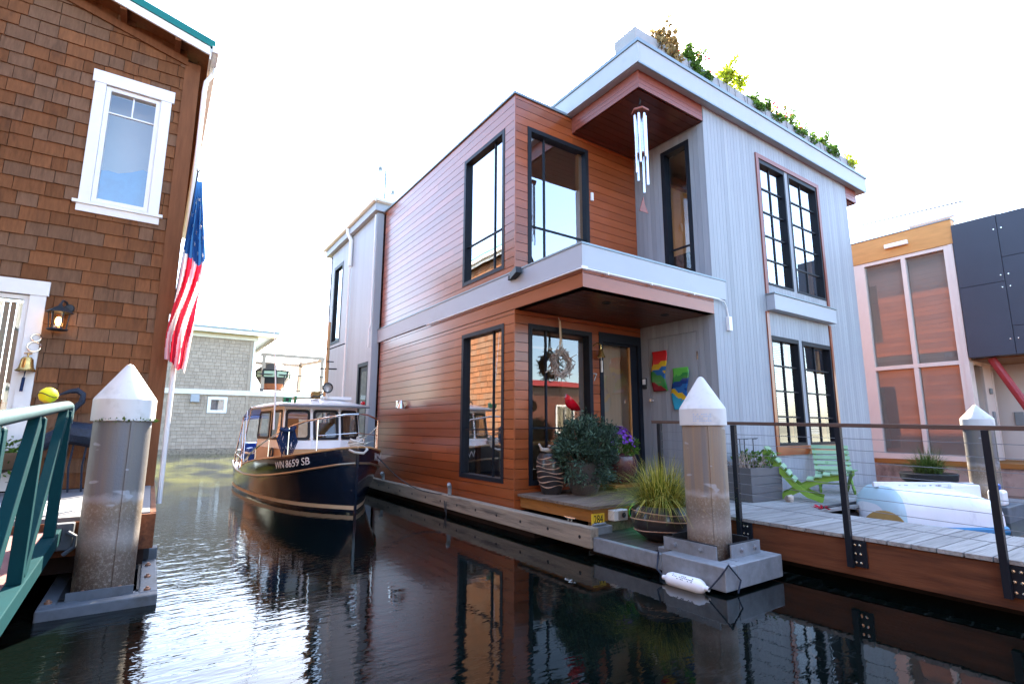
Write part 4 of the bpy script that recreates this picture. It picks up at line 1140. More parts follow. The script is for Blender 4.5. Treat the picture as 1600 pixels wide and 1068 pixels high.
# tiny faded print on the cap, wrapped on its curve
mb.bm.free(); mb.bm = bmesh.new(); mb.lay = mb.bm.faces.layers.float.new('rnd')
for k in range(4):
    for j in range(9):
        if random.random() < .2: continue
        a0 = radians(-128 + j * 5); a1 = a0 + radians(3.8); z0 = 1.575 + k * .022
        R_ = .2415
        mb.poly([(R_ * cos(a0), R_ * sin(a0), z0), (R_ * cos(a1), R_ * sin(a1), z0), (R_ * cos(a1), R_ * sin(a1), z0 + .008), (R_ * cos(a0), R_ * sin(a0), z0 + .008)])
mb.build('cap_print', mat('faded_blue_print', (.3, .42, .6), .6), pr_, local=True)
pl_ = piling('dark grey-stained piling with mossy white cone cap beside the teal gangway', -.225, 6.08, radians(20), 1.55, 1.745, 2.085, .222, PM2)
mb = MB()
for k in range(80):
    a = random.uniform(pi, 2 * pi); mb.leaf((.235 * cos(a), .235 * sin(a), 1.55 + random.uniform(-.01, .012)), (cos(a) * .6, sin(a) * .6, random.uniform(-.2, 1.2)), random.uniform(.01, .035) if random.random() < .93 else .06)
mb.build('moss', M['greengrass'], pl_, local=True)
pf_ = piling('distant steel piling with white cone cap behind the overturned dinghy', 12.35, 3.07, 0, 1.5, 1.68, 1.94, .218, PM2)
# pile guides
lg = thing('pile_guide', 'low galvanised pile guide frame round the mossy-capped piling', 'pile guide', (-.2, 6.3, 0))
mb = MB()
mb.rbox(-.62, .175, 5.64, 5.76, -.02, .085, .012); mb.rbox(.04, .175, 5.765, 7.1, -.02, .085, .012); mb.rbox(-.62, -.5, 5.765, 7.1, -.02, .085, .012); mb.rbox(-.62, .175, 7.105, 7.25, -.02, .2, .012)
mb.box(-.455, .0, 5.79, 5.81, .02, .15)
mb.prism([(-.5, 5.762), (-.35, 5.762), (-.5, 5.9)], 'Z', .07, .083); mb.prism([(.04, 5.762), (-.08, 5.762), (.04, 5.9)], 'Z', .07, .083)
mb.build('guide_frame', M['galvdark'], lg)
mb = MB()
for (x, y) in ((-.56, 5.82), (.1, 5.82), (.1, 6.3), (.1, 6.8), (-.35, 5.83), (-.1, 5.83)):
    mb = MB(); mb.lathe([(.026, .0), (.026, .014), (.014, .018), (.012, .03), (0, .032)], (x, y, .085 if y != 5.83 else .12), 8); mb.build('bolt', M['bolt'], lg)
mb = MB(); mb.rbox(.02, .1, 7.0, 7.4, .1, .24, .01); mb.box(-.5, -.46, 5.83, 6.6, .0, .1); mb.box(0.02, .038, 5.83, 6.9, .0, .1); mb.build('rubber_pad', M['rubber'], lg)

# ------------------------------------------------------------------ RIGHT WALKWAY FLOAT
wf = thing('walkway_float', 'galvanised walkway float with grey planks between the cedar house and the piling', 'float', (5, 4, 0))
mb = MB()
mb.rbox(4.43, 4.5, 3.75, 4.755, .07, .225, .006); mb.rbox(4.43, 4.62, 3.02, 3.745, .03, .245, .008)
mb.rbox(4.625, 5.4, 3.02, 3.2, .03, .245, .008); mb.rbox(5.2, 5.4, 3.205, 3.95, .03, .245, .008); mb.rbox(4.625, 5.195, 3.8, 3.95, .03, .245, .008)
mb.build('steel_frame', M['galv'], wf)
mb = MB()
mb.hexa([(4.6, 3.22, .245), (4.615, 3.22, .245), (4.615, 3.85, .245), (4.6, 3.85, .245), (4.6, 3.22, .37), (4.615, 3.22, .37), (4.615, 3.85, .37), (4.6, 3.85, .37)])
mb.box(4.78, 5.28, 3.175, 3.19, .245, .37); mb.box(4.74, 4.78, 3.1, 3.19, .245, .252); 
mb.build('guide_plate', M['galv'], wf)
mb = MB(); mb.box(4.617, 4.65, 3.24, 3.84, .25, .375); mb.box(4.8, 5.27, 3.192, 3.225, .25, .375); mb.box(4.66, 5.2, 3.76, 3.79, .25, .4); mb.box(5.165, 5.195, 3.24, 3.75, .25, .4); mb.build('rubber_pad', M['rubber'], wf)
mb = MB()
for (p, ax) in (((4.6, 3.4, .31), (-1, 0, 0)), ((4.6, 3.7, .31), (-1, 0, 0)), ((4.95, 3.175, .31), (0, -1, 0)), ((5.18, 3.175, .31), (0, -1, 0))):
    mb = MB(); mb.lathe([(.03, 0), (.03, .008), (.018, .01), (.016, .028), (0, .03)], p, 8, ax=ax); mb.build('bolt', M['galv'], wf)
mb = MB()
y = 3.97
while y < 4.99:
    mb.box(4.505, 5.68, y, min(y + .128, 5.0), .165, .205, r=random.random()); y += .135
mb.build('planks', M['deckdark'], wf)
mb = MB(); mb.box(4.6, 5.6, 3.3, 5.0, -.3, .02); mb.box(4.5, 5.7, 3.96, 5.0, .05, .16); mb.build('float_tank', M['shback'], wf)
mb = MB(); mb.rbox(4.55, 4.9, 4.9, 5.02, .2, .3, .01); mb.tube([(4.6, 4.93, .32), (4.8, 4.93, .32)], .02, 6); mb.build('hinge', M['galv'], wf)
# fender
fe = thing('fender', 'white scuffed boat fender floating against the walkway corner', 'fender', (4.36, 3.4, .05))
mb = MB()
ax = V((.03, -1, .01)).normalized()
mb.lathe([(0, -.26), (.022, -.255), (.025, -.22), (.055, -.19), (.07, -.15), (.07, .15), (.055, .19), (.025, .22), (.022, .255), (0, .26)], (4.345, 3.4, .045), 18, ax=ax)
mb.build('fender_body', M['dinghy'], fe, smooth=True)
mb = MB()
for k in range(3):
    for j in range(12):
        if random.random() < .3: continue
        a = radians(-158 + k * 14 + (0)) ; y = 3.5 - j * .02
        n = V((cos(radians(118 + k * 14)), 0, sin(radians(118 + k * 14))))
        mb.box(4.345 + n.x * .0705 - .003, 4.345 + n.x * .0705 + .001, y, y + .012, .045 + n.z * .0705 - .004, .045 + n.z * .0705 + .004)
mb.build('faded_print', M['greyplastic'], fe)
mb = MB()
mb.tube([(4.345, 3.66, .045), (4.36, 3.75, .1), (4.42, 3.78, .2), (4.43, 3.78, .25)], .01, 6)
mb.tube([(4.34, 3.14, .045), (4.4, 3.06, .16), (4.46, 3.0, .27), (4.52, 3.04, .26)], .008, 6); mb.tube([(4.46, 3.0, .27), (4.62, 2.99, .12), (4.55, 2.98, .02)], .008, 6)
mb.build('fender_line', M['sculpt'], fe)

# signs and lamps on the step
sg = MB(); sg.box(4.67, 4.886, YG + .005, YG + .0185, .285, .43)
so = sg.build('number_plate', M['signyellow']); tag(so, 'yellow plate reading 284 on the timber step', 'sign')
mb = MB(); me = text_mesh('284', .125, .001); mb.addmesh(me, lambda c: V((4.778 + c.x * .86, YG + .003 - c.z, .357 + c.y * 1.15))); mb.build('number_lettering', M['ink'], so)
ol = thing('outdoor_socket', 'white weatherproof socket box on the step beside the yellow plate', 'socket', (5.08, YG, .4))
mb = MB(); mb.rbox(4.955, 5.205, YG - .1, YG + .018, .33, .465, .012); ob = mb.build('socket_box', M['plastic'], ol)
mb = MB(); mb.box(5.03, 5.195, YG - .103, YG - .101, .345, .45); mb.build('socket_face', M['shade'], ol)
mb = MB(); mb.lathe([(.03, 0), (.034, .01), (.0, .012)], (5.12, YG - .104, .4), 12, ax=(0, -1, 0)); mb.build('socket_plug', M['iron'], ol)
gl = thing('green_lamp', 'small lit green lamp on the step behind the grass pot', 'lamp', (5.43, YG - .05, .4))
mb = MB(); mb.lathe([(.075, 0), (.08, .02), (.078, .05)], (5.43, YG + .018, .4), 14, ax=(0, -1, 0)); mb.build('lamp_housing', M['iron'], gl)
mb = MB(); mb.lathe([(.07, .03), (.065, .07), (.04, .1), (0, .11)], (5.43, YG + .018, .4), 14, ax=(0, -1, 0)); mb.build('lamp_lens', M['greenlight'], gl, smooth=True)

# ------------------------------------------------------------------ RIGHT DECK
DX = 5.72
dz = lambda x: .482 - .0165 * (x - DX)
dk = thing('timber_deck', 'weathered grey plank deck with brown timber fascia in front of the grey house', 'deck', (8, 4, .3))
mb = MB()
def plank(xa, xb, ya_, yb2, r):
    mb.hexa([(xa, ya_, dz(xa) - .035), (xb, ya_, dz(xb) - .035), (xb, yb2, dz(xb) - .035), (xa, yb2, dz(xa) - .035), (xa, ya_, dz(xa)), (xb, ya_, dz(xb)), (xb, yb2, dz(xb)), (xa, yb2, dz(xa))], r)
y = -.6
while y < 5.01:
    y2 = min(y + .186, 5.012)
    xm = 7.15 if y2 < 3.5 else 13.9
    cuts = [DX - .02] + ([random.uniform(8, 9.2), random.uniform(10.5, 12)] if xm > 8 else []) + [xm + random.uniform(-.01, .01)]
    for c0, c1 in zip(cuts, cuts[1:]): plank(c0 + .003, c1, y, y2 - .013, random.random())
    y += .186
mb.build('planks', M['deck'], dk)
mb = MB()
mb.hexa([(DX, -.6, .1), (DX + .05, -.6, .1), (DX + .05, 4.98, .12), (DX, 4.98, .12), (DX, -.6, .435), (DX + .05, -.6, .435), (DX + .05, 4.98, .44), (DX, 4.98, .44)])
mb.build('fascia_board', M['fascia'], dk)
mb = MB(); mb.box(DX + .01, DX + .06, -.6, 4.98, .445, .446 + .001); mb.box(7.05, 7.1, -.6, 3.45, .1, .42); mb.box(7.1, 13.9, 3.5, 3.55, .1, .34)  # first box is a thin dark strip, painted shade under the plank ends
mb.box(DX + .3, 7.0, -.6, 4.9, -.3, .08); mb.box(7.2, 13.7, 3.7, 4.95, -.3, .08); mb.build('joists_and_shade_strip', M['shback'], dk)
rl = thing('cable_railing', 'black-post cable railing with brown top rail along the timber deck edge', 'railing', (5.7, 3, .4))
zrail = lambda y: 1.508 + .0215 * (y - 1.15)
RX2 = DX - .04
mb = MB(); mb.beam((RX2 + .02, -.6, zrail(-.6)), (RX2 + .02, 4.86, zrail(4.86)), .09, .038); mb.build('top_rail', M['railwood'], rl, bevel=.004)
for yp in (.2, 1.37, 2.5, 3.65, 4.75):
    mb = MB(); mb.box(RX2 - .02, RX2 + .035, yp - .026, yp + .026, .19, zrail(yp) - .021); mb.box(RX2 + .02, RX2 + .038, yp - .14, yp - .026, .2, .44)
    po = mb.build('post', M['black'], rl, bevel=.003)
    for z in (.24, .32, .4):
        for q in (.09, .045):
            mb = MB(); mb.lathe([(.013, 0), (.012, .008), (0, .01)], (RX2 + .02, yp - q, z), 8, ax=(-1, 0, 0)); mb.build('bolt', M['steel'], po)
mb = MB()
for k in range(8):
    z = 1.38 - k * .112
    mb.tube([(RX2 + .005, -.6, z - .038), (RX2 + .005, 4.75, z + .077)], .0028, 5)
mb.build('cables', M['wire'], rl)
# back return of the railing towards the house
mb = MB()
mb.beam((RX2 + .06, 4.83, zrail(4.86)), (RX2 + .5, 4.95, zrail(4.86)), .07, .036); mb.build('return_rail', M['railwood'], rl)

# ------------------------------------------------------------------ deck furniture
def chair(name, label, x, y, rz):
    t = thing(name, label, 'chair', (x, y, dz(x) + .002), rz, 'green folding slat chairs')
    t.scale = (.93, .93, .93)
    # local: +x is the sitting direction (front), chair centred on y
    def rail(pts, side, w=.03, h=.085, nm='rail'):
        mb = MB()
        pts = [V(p) for p in pts]
        n = len(pts)
        L, R_ = [], []
        for i, p in enumerate(pts):
            d = (pts[min(i + 1, n - 1)] - pts[max(i - 1, 0)]).normalized()
            nn = V((-d.z, 0, d.x)) * h / 2
            L.append(p + nn); R_.append(p - nn)
        ring = [(q.x, q.z) for q in L] + [(q.x, q.z) for q in reversed(R_)]
        A = [mb.v((a, side, b)) for a, b in ring]; B = [mb.v((a, side + w, b)) for a, b in ring]
        mm = len(ring)
        for i in range(n - 1):
            for X_ in (A, B): mb.face([X_[i], X_[i + 1], X_[mm - 2 - i], X_[mm - 1 - i]])
        for i in range(mm): mb.face([A[i], A[(i + 1) % mm], B[(i + 1) % mm], B[i]])
        return mb.build(nm, M['limepaint'], t, local=True)
    bk = [(-.5, 0, .78), (-.3, 0, .5), (-.1, 0, .26), (.1, 0, .1), (.3, 0, .03)]           # back rail runs down to the front foot
    st = [(.62, 0, .4), (.42, 0, .37), (.2, 0, .3), (0, 0, .2), (-.2, 0, .09), (-.36, 0, .02)]  # seat rail runs down to the rear foot
    for sd_ in (-.28, .25): rail(bk, sd_, nm='back_rail')
    for sd_ in (-.24, .21): rail(st, sd_, nm='seat_rail')
    for k in range(6):
        f_ = k / 5; p = V((-.5, 0, .78)).lerp(V((-.13, 0, .3)), f_); d = V((.37, 0, -.48)).normalized(); nn = V((.48, 0, .37)).normalized()
        p = p + nn * .05
        mb = MB(); mb.beam(p + V((0, -.31, 0)), p + V((0, .31, 0)), .082, .02, up=nn, r=random.random()); mb.build('back_slat', M['mintpaint'], t, local=True)
    for k in range(5):
        x_ = .6 - k * .115; z_ = .4 + .048 - (.0 if k < 1 else .012 * k * k * .55)
        mb = MB(); mb.beam((x_, -.29, z_), (x_, .29, z_), .1, .02, r=random.random()); mb.build('seat_slat', M['mintpaint'], t, local=True)
    mb = MB(); mb.tube([(-.16, -.25, .14), (-.16, .25, .14)], .016, 6); mb.build('cross_bar', M['limepaint'], t, local=True)
    return t
ch1 = chair('slat_chair', 'lime-green folding slat chair seen side-on beside the grey planter box', 8.25, 4.22, radians(-66))
ch2 = copy_tree(ch1); ch2.location = (9.95, 4.5, dz(9.95) + .002); ch2.rotation_euler = (0, 0, radians(-150))
ch2['label'] = 'mint-green slat chair facing out, with its back against the red-brown window sill'
# grey planter box
pb = thing('planter_box', 'rectangular grey planter box with sparse plants and wire trellis by the grey wall', 'planter', (7.6, 4.7, .45))
px0, px1, py0, py1 = 7.15, 7.98, 4.36, 4.92
mb = MB()
for k in range(4): mb.box(px0, px1 - .02, py0, py0 + .03, .46 + k * .12, .575 + k * .12, r=random.random())
mb.box(px0, px0 + .03, py0 + .03, py1, .46, .935); mb.box(px0 + .03, px1, py1 - .03, py1, .46, .935)
mb.build('box_front', M['planterbox'], pb)
mb = MB(); mb.box(px1 - .019, px1, py0 + .002, py1 - .031, .458, .938); mb.build('box_side', M['planterside'], pb)
mb = MB(); mb.box(px0 + .031, px1 - .02, py0 + .031, py1 - .031, .5, .9); mb.build('soil', M['soil'], pb)
mb = MB()
for k in range(300):
    x = random.uniform(px1 - .42, px1); y = random.uniform(py0, py1); mb.leaf((x, y, .92 + random.uniform(0, .22)), (random.gauss(0, 1), random.gauss(0, 1), random.gauss(.4, .8)), random.uniform(.04, .1))
mb.build('foliage', M['leafy'], pb)
mb = MB()
for k in range(70):
    x = random.uniform(px0 + .05, px1 - .1); y = random.uniform(py0 + .05, py1 - .05); a = random.uniform(0, 6.28)
    mb.tube([(x, y, .9), (x + .05 * cos(a), y + .05 * sin(a), 1.0), (x + .1 * cos(a), y + .1 * sin(a), .95 + random.uniform(.0, .22))], .004, 4, r=random.random())
mb.build('dry_stems', M['twig'], pb)
mb = MB()
for x in (7.5, 7.62, 7.86): mb.tube([(x, 4.72, .9), (x, 4.72, 1.34), (x + (.1 if x != 7.5 else 0), 4.72, 1.34)], .007, 5)
mb.tube([(7.4, 4.72, 1.34), (8.0, 4.72, 1.35)], .006, 5)
mb.build('wire_trellis', M['iron'], pb)
# shell, oar
sh = MB(); sh.lathe([(0, 0), (.05, .03), (.065, .08), (.04, .13), (.02, .17), (0, .2)], (7.86, 4.2, .46), 10, ax=(-.8, -.3, .35), wob=lambda t, z: .18 * sin(3 * t + z * 30))
o = sh.build('conch_shell', M['driftwood'], None, smooth=True); tag(o, 'bleached conch shell on the deck at the planter corner', 'shell')
oa = thing('oar', 'dark pole with a red ribbon end lying on the deck by the dinghy', 'oar', (7.7, 3.55, dz(7.7)))
mb = MB(); mb.tube([(7.45, 3.56, dz(7.45) + .02), (8.9, 3.6, dz(8.9) + .02)], .018, 8); mb.build('shaft', M['iron'], oa, smooth=True)
mb = MB()
for k in range(26): mb.leaf((7.38 + random.uniform(-.06, .08), 3.56 + random.uniform(-.04, .04), dz(7.4) + .012), (random.gauss(0, 1), random.gauss(0, .6), random.uniform(.0, .5)), random.uniform(.06, .12), .3)
mb.build('ribbon', M['red'], oa)
# dinghy, upside down
di = thing('dinghy', 'white dinghy lying upside down in the slip behind the deck', 'dinghy', (8.75, 2.93, .22), radians(-38))
di.scale = (.56, .78, 1.12)
mb = MB()
NS, NC = 18, 16
rows = []
for i in range(NS + 1):
    t = i / NS; x = -1.3 + 2.75 * t
    wd = .64 * (min(1, (t / .12)) ** .5 if t < .12 else 1) * (1 - .25 * max(0, (t - .55) / .45) ** 2)
    hh = .46 * (min(1, t / .16) ** .55 if t < .16 else 1) * (1 - .3 * max(0, (t - .6) / .4) ** 1.5)
    row = []
    for j in range(NC + 1):
        a = pi * j / NC
        cx_, cz_ = cos(a), sin(a)
        yy = wd * (abs(cx_) ** .62) * (1 if cx_ >= 0 else -1); z_ = hh * (cz_ ** .55) if cz_ > 0 else 0
        row.append(mb.v((x, yy, z_)))
    rows.append(row)
for i_, (a, b_) in enumerate(zip(rows, rows[1:])):
    mb.mi = 1 if i_ in (1, 2) else 0
    for j in range(NC): mb.face([a[j], a[j + 1], b_[j + 1], b_[j]])
mb.mi = 0
mb.face(rows[-1]); mb.face(rows[0][::-1])
mb.build('dinghy_hull', [M['dinghy'], M['paleblue']], di, smooth=True, local=True, angle=60)
mb = MB(); mb.rbox(-1.0, 1.35, -.03, .03, .44, .5, .01); mb.rbox(.75, 1.42, -.1, .1, .33, .48, .02); mb.build('keel_skeg', M['dinghy'], di, local=True)
mb = MB(); pts = []
for i in range(NS + 1): pts.append((rows_x := -1.3 + 2.75 * i / NS, -.66 * (min(1, i / NS / .12) ** .5) * (1 - .25 * max(0, (i / NS - .55) / .45) ** 2), .0))
mb.tube(pts, .05, 8); mb.tube([(p[0], -p[1], 0) for p in pts], .05, 8); mb.tube([(1.45, -.5, 0), (1.45, .5, 0)], .05, 8)
mb.build('rim', M['dinghyblue'], di, smooth=True, local=True)
mb = MB()
for k in range(40):
    a = random.uniform(-.5, .6); b_ = random.uniform(-.12, .3)
    mb.box(a, a + random.uniform(.02, .06), b_, b_ + random.uniform(.008, .02), .464, .468)
mb.build('worn_marks', M['navyrope'], di, local=True)
ds = MB(); ds.lathe([(0, -.02), (.215, -.02), (.225, -.012), (.225, .012), (.215, .02), (0, .02)], (7.42, 2.84, .3), 32, ax=(-.95, -.25, .25))
o = ds.build('round_lid', M['discwood'], None, smooth=True); tag(o, 'ochre round wooden lid leaning on the white dinghy', 'lid')
fr = MB(); fr.rbox(7.9, 9.5, 2.2, 3.4, .02, .2, .02); o = fr.build('swim_float', M['deckdark']); tag(o, 'low dark float carrying the upturned dinghy', 'float')
jg = thing('water_jug', 'clear plastic jug with blue lid behind the dinghy', 'jug', (11.3, 2.75, .3))
mb = MB(); mb.rbox(11.65, 11.95, 2.7, 2.9, .25, .5, .04); mb.build('jug_body', M['plastic'], jg)
mb = MB(); mb.rbox(11.7, 11.82, 2.74, 2.86, .5, .6, .03); mb.build('jug_lid', M['blue'], jg)
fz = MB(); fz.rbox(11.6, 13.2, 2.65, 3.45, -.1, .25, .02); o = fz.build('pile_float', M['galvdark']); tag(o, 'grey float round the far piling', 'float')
# ------------------------------------------------------------------ TUG BOAT
random.seed(51)
bt = thing('motor_boat', 'navy tug-style motor boat with white cabin moored beside the cedar wall', 'boat', (3.12, 9.5, 0), radians(3.4))
BY = [0, .12, .3, .6, 1.1, 1.8, 2.8, 3.8, 4.8, 5.6, 6.1]
BR = [.02, .28, .45, .68, .87, .99, 1.06, 1.08, 1.06, 1.0, .92]
BW = [.012, .09, .2, .38, .62, .82, .97, 1.02, 1.02, .97, .9]
ZR = [.86, .84, .8, .74, .66, .58, .5, .46, .48, .56, .64]
ZG = [1.14, 1.12, 1.08, 1.03, .965, .9, .82, .7, .48, .56, .64]
def itp(tab, y):
    if y <= BY[0]: return tab[0]
    for i in range(len(BY) - 1):
        if y <= BY[i + 1]:
            f_ = (y - BY[i]) / (BY[i + 1] - BY[i]); f_s = f_
            return tab[i] * (1 - f_s) + tab[i + 1] * f_s
    return tab[-1]
def smo(tab, y):
    return (itp(tab, max(0, y - .12)) + 2 * itp(tab, y) + itp(tab, y + .12)) / 4 if .3 < y < 5.9 else itp(tab, y)
def lat(y, z):
    w_, r_ = smo(BW, y), smo(BR, y); zr_ = smo(ZR, y)
    if z <= zr_:
        f_ = max(0, z / zr_)
        return w_ + (r_ - w_) * (f_ ** 1.15)
    return r_ + .03 * min(1, y / .3) * (z - zr_) / .3
YS = [0, .05, .12, .2, .3, .45, .6] + [.85 + .25 * k for k in range(22)]
YS = [y for y in YS if y < 6.1] + [6.1]
def strip(mb, side, zf, r=None):
    """grid over stations; zf(y) -> list of (x, z)"""
    prev = None
    for y in YS:
        row = [mb.v((side * x, y, z)) for x, z in zf(y)]
        if prev:
            for k in range(len(row) - 1): mb.face([prev[k], prev[k + 1], row[k + 1], row[k]])
        prev = row
mb = MB()
for sd_ in (-1, 1):
    strip(mb, sd_, lambda y: [(0, -.35), (lat(y, 0) * .7, -.3), (lat(y, 0), .0)] + [(lat(y, smo(ZR, y) * f_), smo(ZR, y) * f_) for f_ in (.1, .25, .45, .65, .85, 1)])
    strip(mb, sd_, lambda y: [(lat(y, smo(ZR, y)), smo(ZR, y)), (lat(y, smo(ZG, y)), max(smo(ZG, y), smo(ZR, y) + .004))])
mb.poly([(-.92, 6.1, .64), (-.9, 6.1, 0), (.9, 6.1, 0), (.92, 6.1, .64)])
bmesh.ops.remove_doubles(mb.bm, verts=mb.bm.verts, dist=.001)
hull = mb.build('boat_hull', M['hull'], bt, smooth=True, local=True, angle=50)
mb = MB()
for sd_ in (-1, 1): strip(mb, sd_, lambda y: [(lat(y, .05) + .006, .05), (lat(y, .12) + .006, .12)])
mb.build('boot_stripe', M['creamstripe'], hull, local=True)
mb = MB()
for sd_ in (-1, 1): mb.tube([(sd_ * (smo(BR, y) + .01), y, smo(ZR, y)) for y in YS], .022, 7)
mb.build('rub_rail', M['rub'], hull, smooth=True, local=True)
mb = MB()
yb2 = [y for y in YS if y < 4.2]
for sd_ in (-1, 1): mb.tube([(sd_ * (lat(y, smo(ZG, y))), y, smo(ZG, y) + .008) for y in yb2], .02, 7)
mb.tube([(sd_ * lat(0, 1.1), 0, 1.145) for sd_ in (-1, 1)], .02, 7)
mb.build('gunwale_cap', M['mastwood'], hull, smooth=True, local=True)
mb = MB(); mb.beam((0, -.012, -.2), (0, -.012, 1.12), .045, .03, up=(0, 1, 0)); 
for z in (.62, .38): mb.lathe([(.03, .0), (.02, .03), (0, .035)], (-.05, .05, z), 8, ax=(-.7, -.7, 0))
mb.build('stem_band', M['hull'], hull, local=True)
mb = MB()
me = text_mesh('WN 8659 SB', .19, .002)
ARC = [(0.0, 0.0)]
_p = None
for k in range(301):
    y_ = k * .01; q_ = V((smo(BR, y_), y_))
    if _p is not None: ARC.append((ARC[-1][0] + (q_ - _p).length, y_))
    _p = q_
def yarc(a):
    for (a0, y0_), (a1, y1_) in zip(ARC, ARC[1:]):
        if a0 <= a <= a1 and a1 > a0: return y0_ + (y1_ - y0_) * (a - a0) / (a1 - a0)
    return 3.0
def onhull(c, side):
    y = yarc(1.42 - c.x * 1.1) if side > 0 else yarc(1.0 + c.x * 1.0)
    z = (smo(ZR, y) + smo(ZG, y)) / 2 + .005 + c.y
    return V(((-1 if side > 0 else 1) * (lat(y, z) + .012 + c.z * .5), y, z))
mb.addmesh(me, lambda c: onhull(c, 1)); mb.addmesh(me, lambda c: onhull(c, -1)); mb.build('registration_lettering', M['letterwhite'], hull, local=True)
# deck
mb = MB(); prev = None
for y in YS:
    z = smo(ZG, y) - .1 if y < 4 else max(smo(ZG, y) - .04, .44)
    row = [mb.v((f_ * (lat(y, z) - .01), y, z + .04 * (1 - f_ * f_))) for f_ in (-1, -.5, 0, .5, 1)]
    if prev:
        for k in range(4): mb.face([prev[k], prev[k + 1], row[k + 1], row[k]])
    prev = row
mb.build('boat_deck', M['gelcoat'], bt, smooth=True, local=True)
# cabin
def cab(y, z):   # half width
    return .8 + .03 * min(1, (y - 1.7)) - .05 * max(0, (z - 1.1))
CF, CB = 1.78, 4.15
mb = MB()
def wallring(z, fr): return [(-cab(2.2, z), CB, z), (-cab(2.2, z), CF + .22 + fr, z), (-.3, CF + fr, z), (.3, CF + fr, z), (cab(2.2, z), CF + .22 + fr, z), (cab(2.2, z), CB, z)]
lev = [(.7, -.1), (1.0, -.08), (1.16, -.05)]
def loft(mb, lev):
    prev = None
    for z, fr in lev:
        row = [mb.v(p) for p in wallring(z, fr)]
        if prev:
            for k in range(len(row)): mb.face([prev[k], prev[(k + 1) % len(row)], row[(k + 1) % len(row)], row[k]])
        prev = row
    return prev
loft(mb, [(.6, -.1), (1.06, -.075)]); tanb = mb.build('cabin_base', M['tan'], bt, local=True)
# upper cabin wall with window openings: corner posts and bands
mb = MB()
loft(mb, [(1.064, -.072), (1.235, -.03)]); loft(mb, [(1.87, .1), (1.93, .11)])
def P(a, b_, f_, z, fr0, out=0.0):
    """point on the faceted cabin wall: segment a->b of the ring"""
    A = V(wallring(z, fr0)[a]); B = V(wallring(z, fr0)[b_]); p = A.lerp(B, f_)
    d = (B - A).normalized(); n = V((d.y, -d.x, 0))
    if n.dot(p - V((0, 3, z))) < 0: n = -n
    return p + n * out
zfr = lambda z: -.03 + (z - 1.235) / (1.87 - 1.235) * .13
segs = [(0, 1, [(.0, .5), (.56, .95)]), (1, 2, [(.06, .96)]), (2, 3, [(.06, .94)]), (3, 4, [(.04, .94)]), (4, 5, [(.05, .44), (.5, 1.0)])]
def panel(mb, a, b_, f0, f1, z0, z1, o0, o1):
    pts = []
    for o_ in (o1, o0):
        pts.append([P(a, b_, f0, z0, zfr(z0), o_), P(a, b_, f1, z0, zfr(z0), o_), P(a, b_, f1, z1, zfr(z1), o_), P(a, b_, f0, z1, zfr(z1), o_)])
    o, i_ = pts
    mb.hexa([i_[0], i_[1], o[1], o[0], i_[3], i_[2], o[2], o[3]])
for a, b_, hs_ in segs:
    e = 0.0
    for f0, f1 in hs_:
        if f0 - e > .005: panel(mb, a, b_, e, f0, 1.236, 1.869, -.03, 0)
        e = f1
    if 1 - e > .005: panel(mb, a, b_, e, 1, 1.236, 1.869, -.03, 0)
cw = mb.build('cabin_wall', M['gelcoat'], bt, local=True)
for a, b_, hs_ in segs:
    for f0, f1 in hs_:
        if (a, f0) == (0, 0.0) or (a, f0) == (4, .5): pass
        mb = MB()
        z0, z1 = 1.245, 1.862
        L_ = (V(wallring(1.5, 0)[b_]) - V(wallring(1.5, 0)[a])).length
        d = .045 / L_
        # rounded rubber frame: outer and inner rounded loops joined
        def loop(ins, rad, out):
            q = []
            W_ = (f1 - f0) * L_ - 2 * ins; H_ = z1 - z0 - 2 * ins
            for cx_, cz_, a0 in ((W_ / 2 - rad, H_ / 2 - rad, 0), (-W_ / 2 + rad, H_ / 2 - rad, 90), (-W_ / 2 + rad, -H_ / 2 + rad, 180), (W_ / 2 - rad, -H_ / 2 + rad, 270)):
                for k in range(5):
                    t = radians(a0 + k * 22.5); u = cx_ + rad * cos(t); w_ = cz_ + rad * sin(t)
                    z = (z0 + z1) / 2 + w_; q.append(P(a, b_, (f0 + f1) / 2 + u / L_, z, zfr(z), out))
            return q
        lo = [[mb.v(p) for p in loop(.0, .08, o_)] for o_ in (.0, .018)] ; li = [[mb.v(p) for p in loop(.05, .06, o_)] for o_ in (.018, .0)]
        seq = lo + li
        for A, B in zip(seq, seq[1:]):
            for k in range(20): mb.face([A[k], A[(k + 1) % 20], B[(k + 1) % 20], B[k]])
        wf_ = mb.build('cabin_window', M['rubber'], bt, local=True)
        mb = MB(); mb.poly(loop(.045, .06, .004)); mb.build('pane', M['glassb'], wf_, local=True)
mb = MB(); 
for k in range(14): 
    for sd_ in (-1, 1): mb.box(sd_ * .7 - .01, sd_ * .7 + .01, 2.3 + k * .1, 2.36 + k * .1, 1.25, 1.85)
mb.build('curtain', M['canvas'], bt, local=True)
mb = MB(); mb.rbox(-.7, -.1, 3.4, 3.6, 1.0, 1.7, .03); mb.build('cabin_seat', M['tan'], bt, local=True); mb = MB(); mb.rbox(.15, .6, 2.6, 2.9, .9, 1.6, .05); mb.build('cabin_seat', M['tan'], bt, local=True)
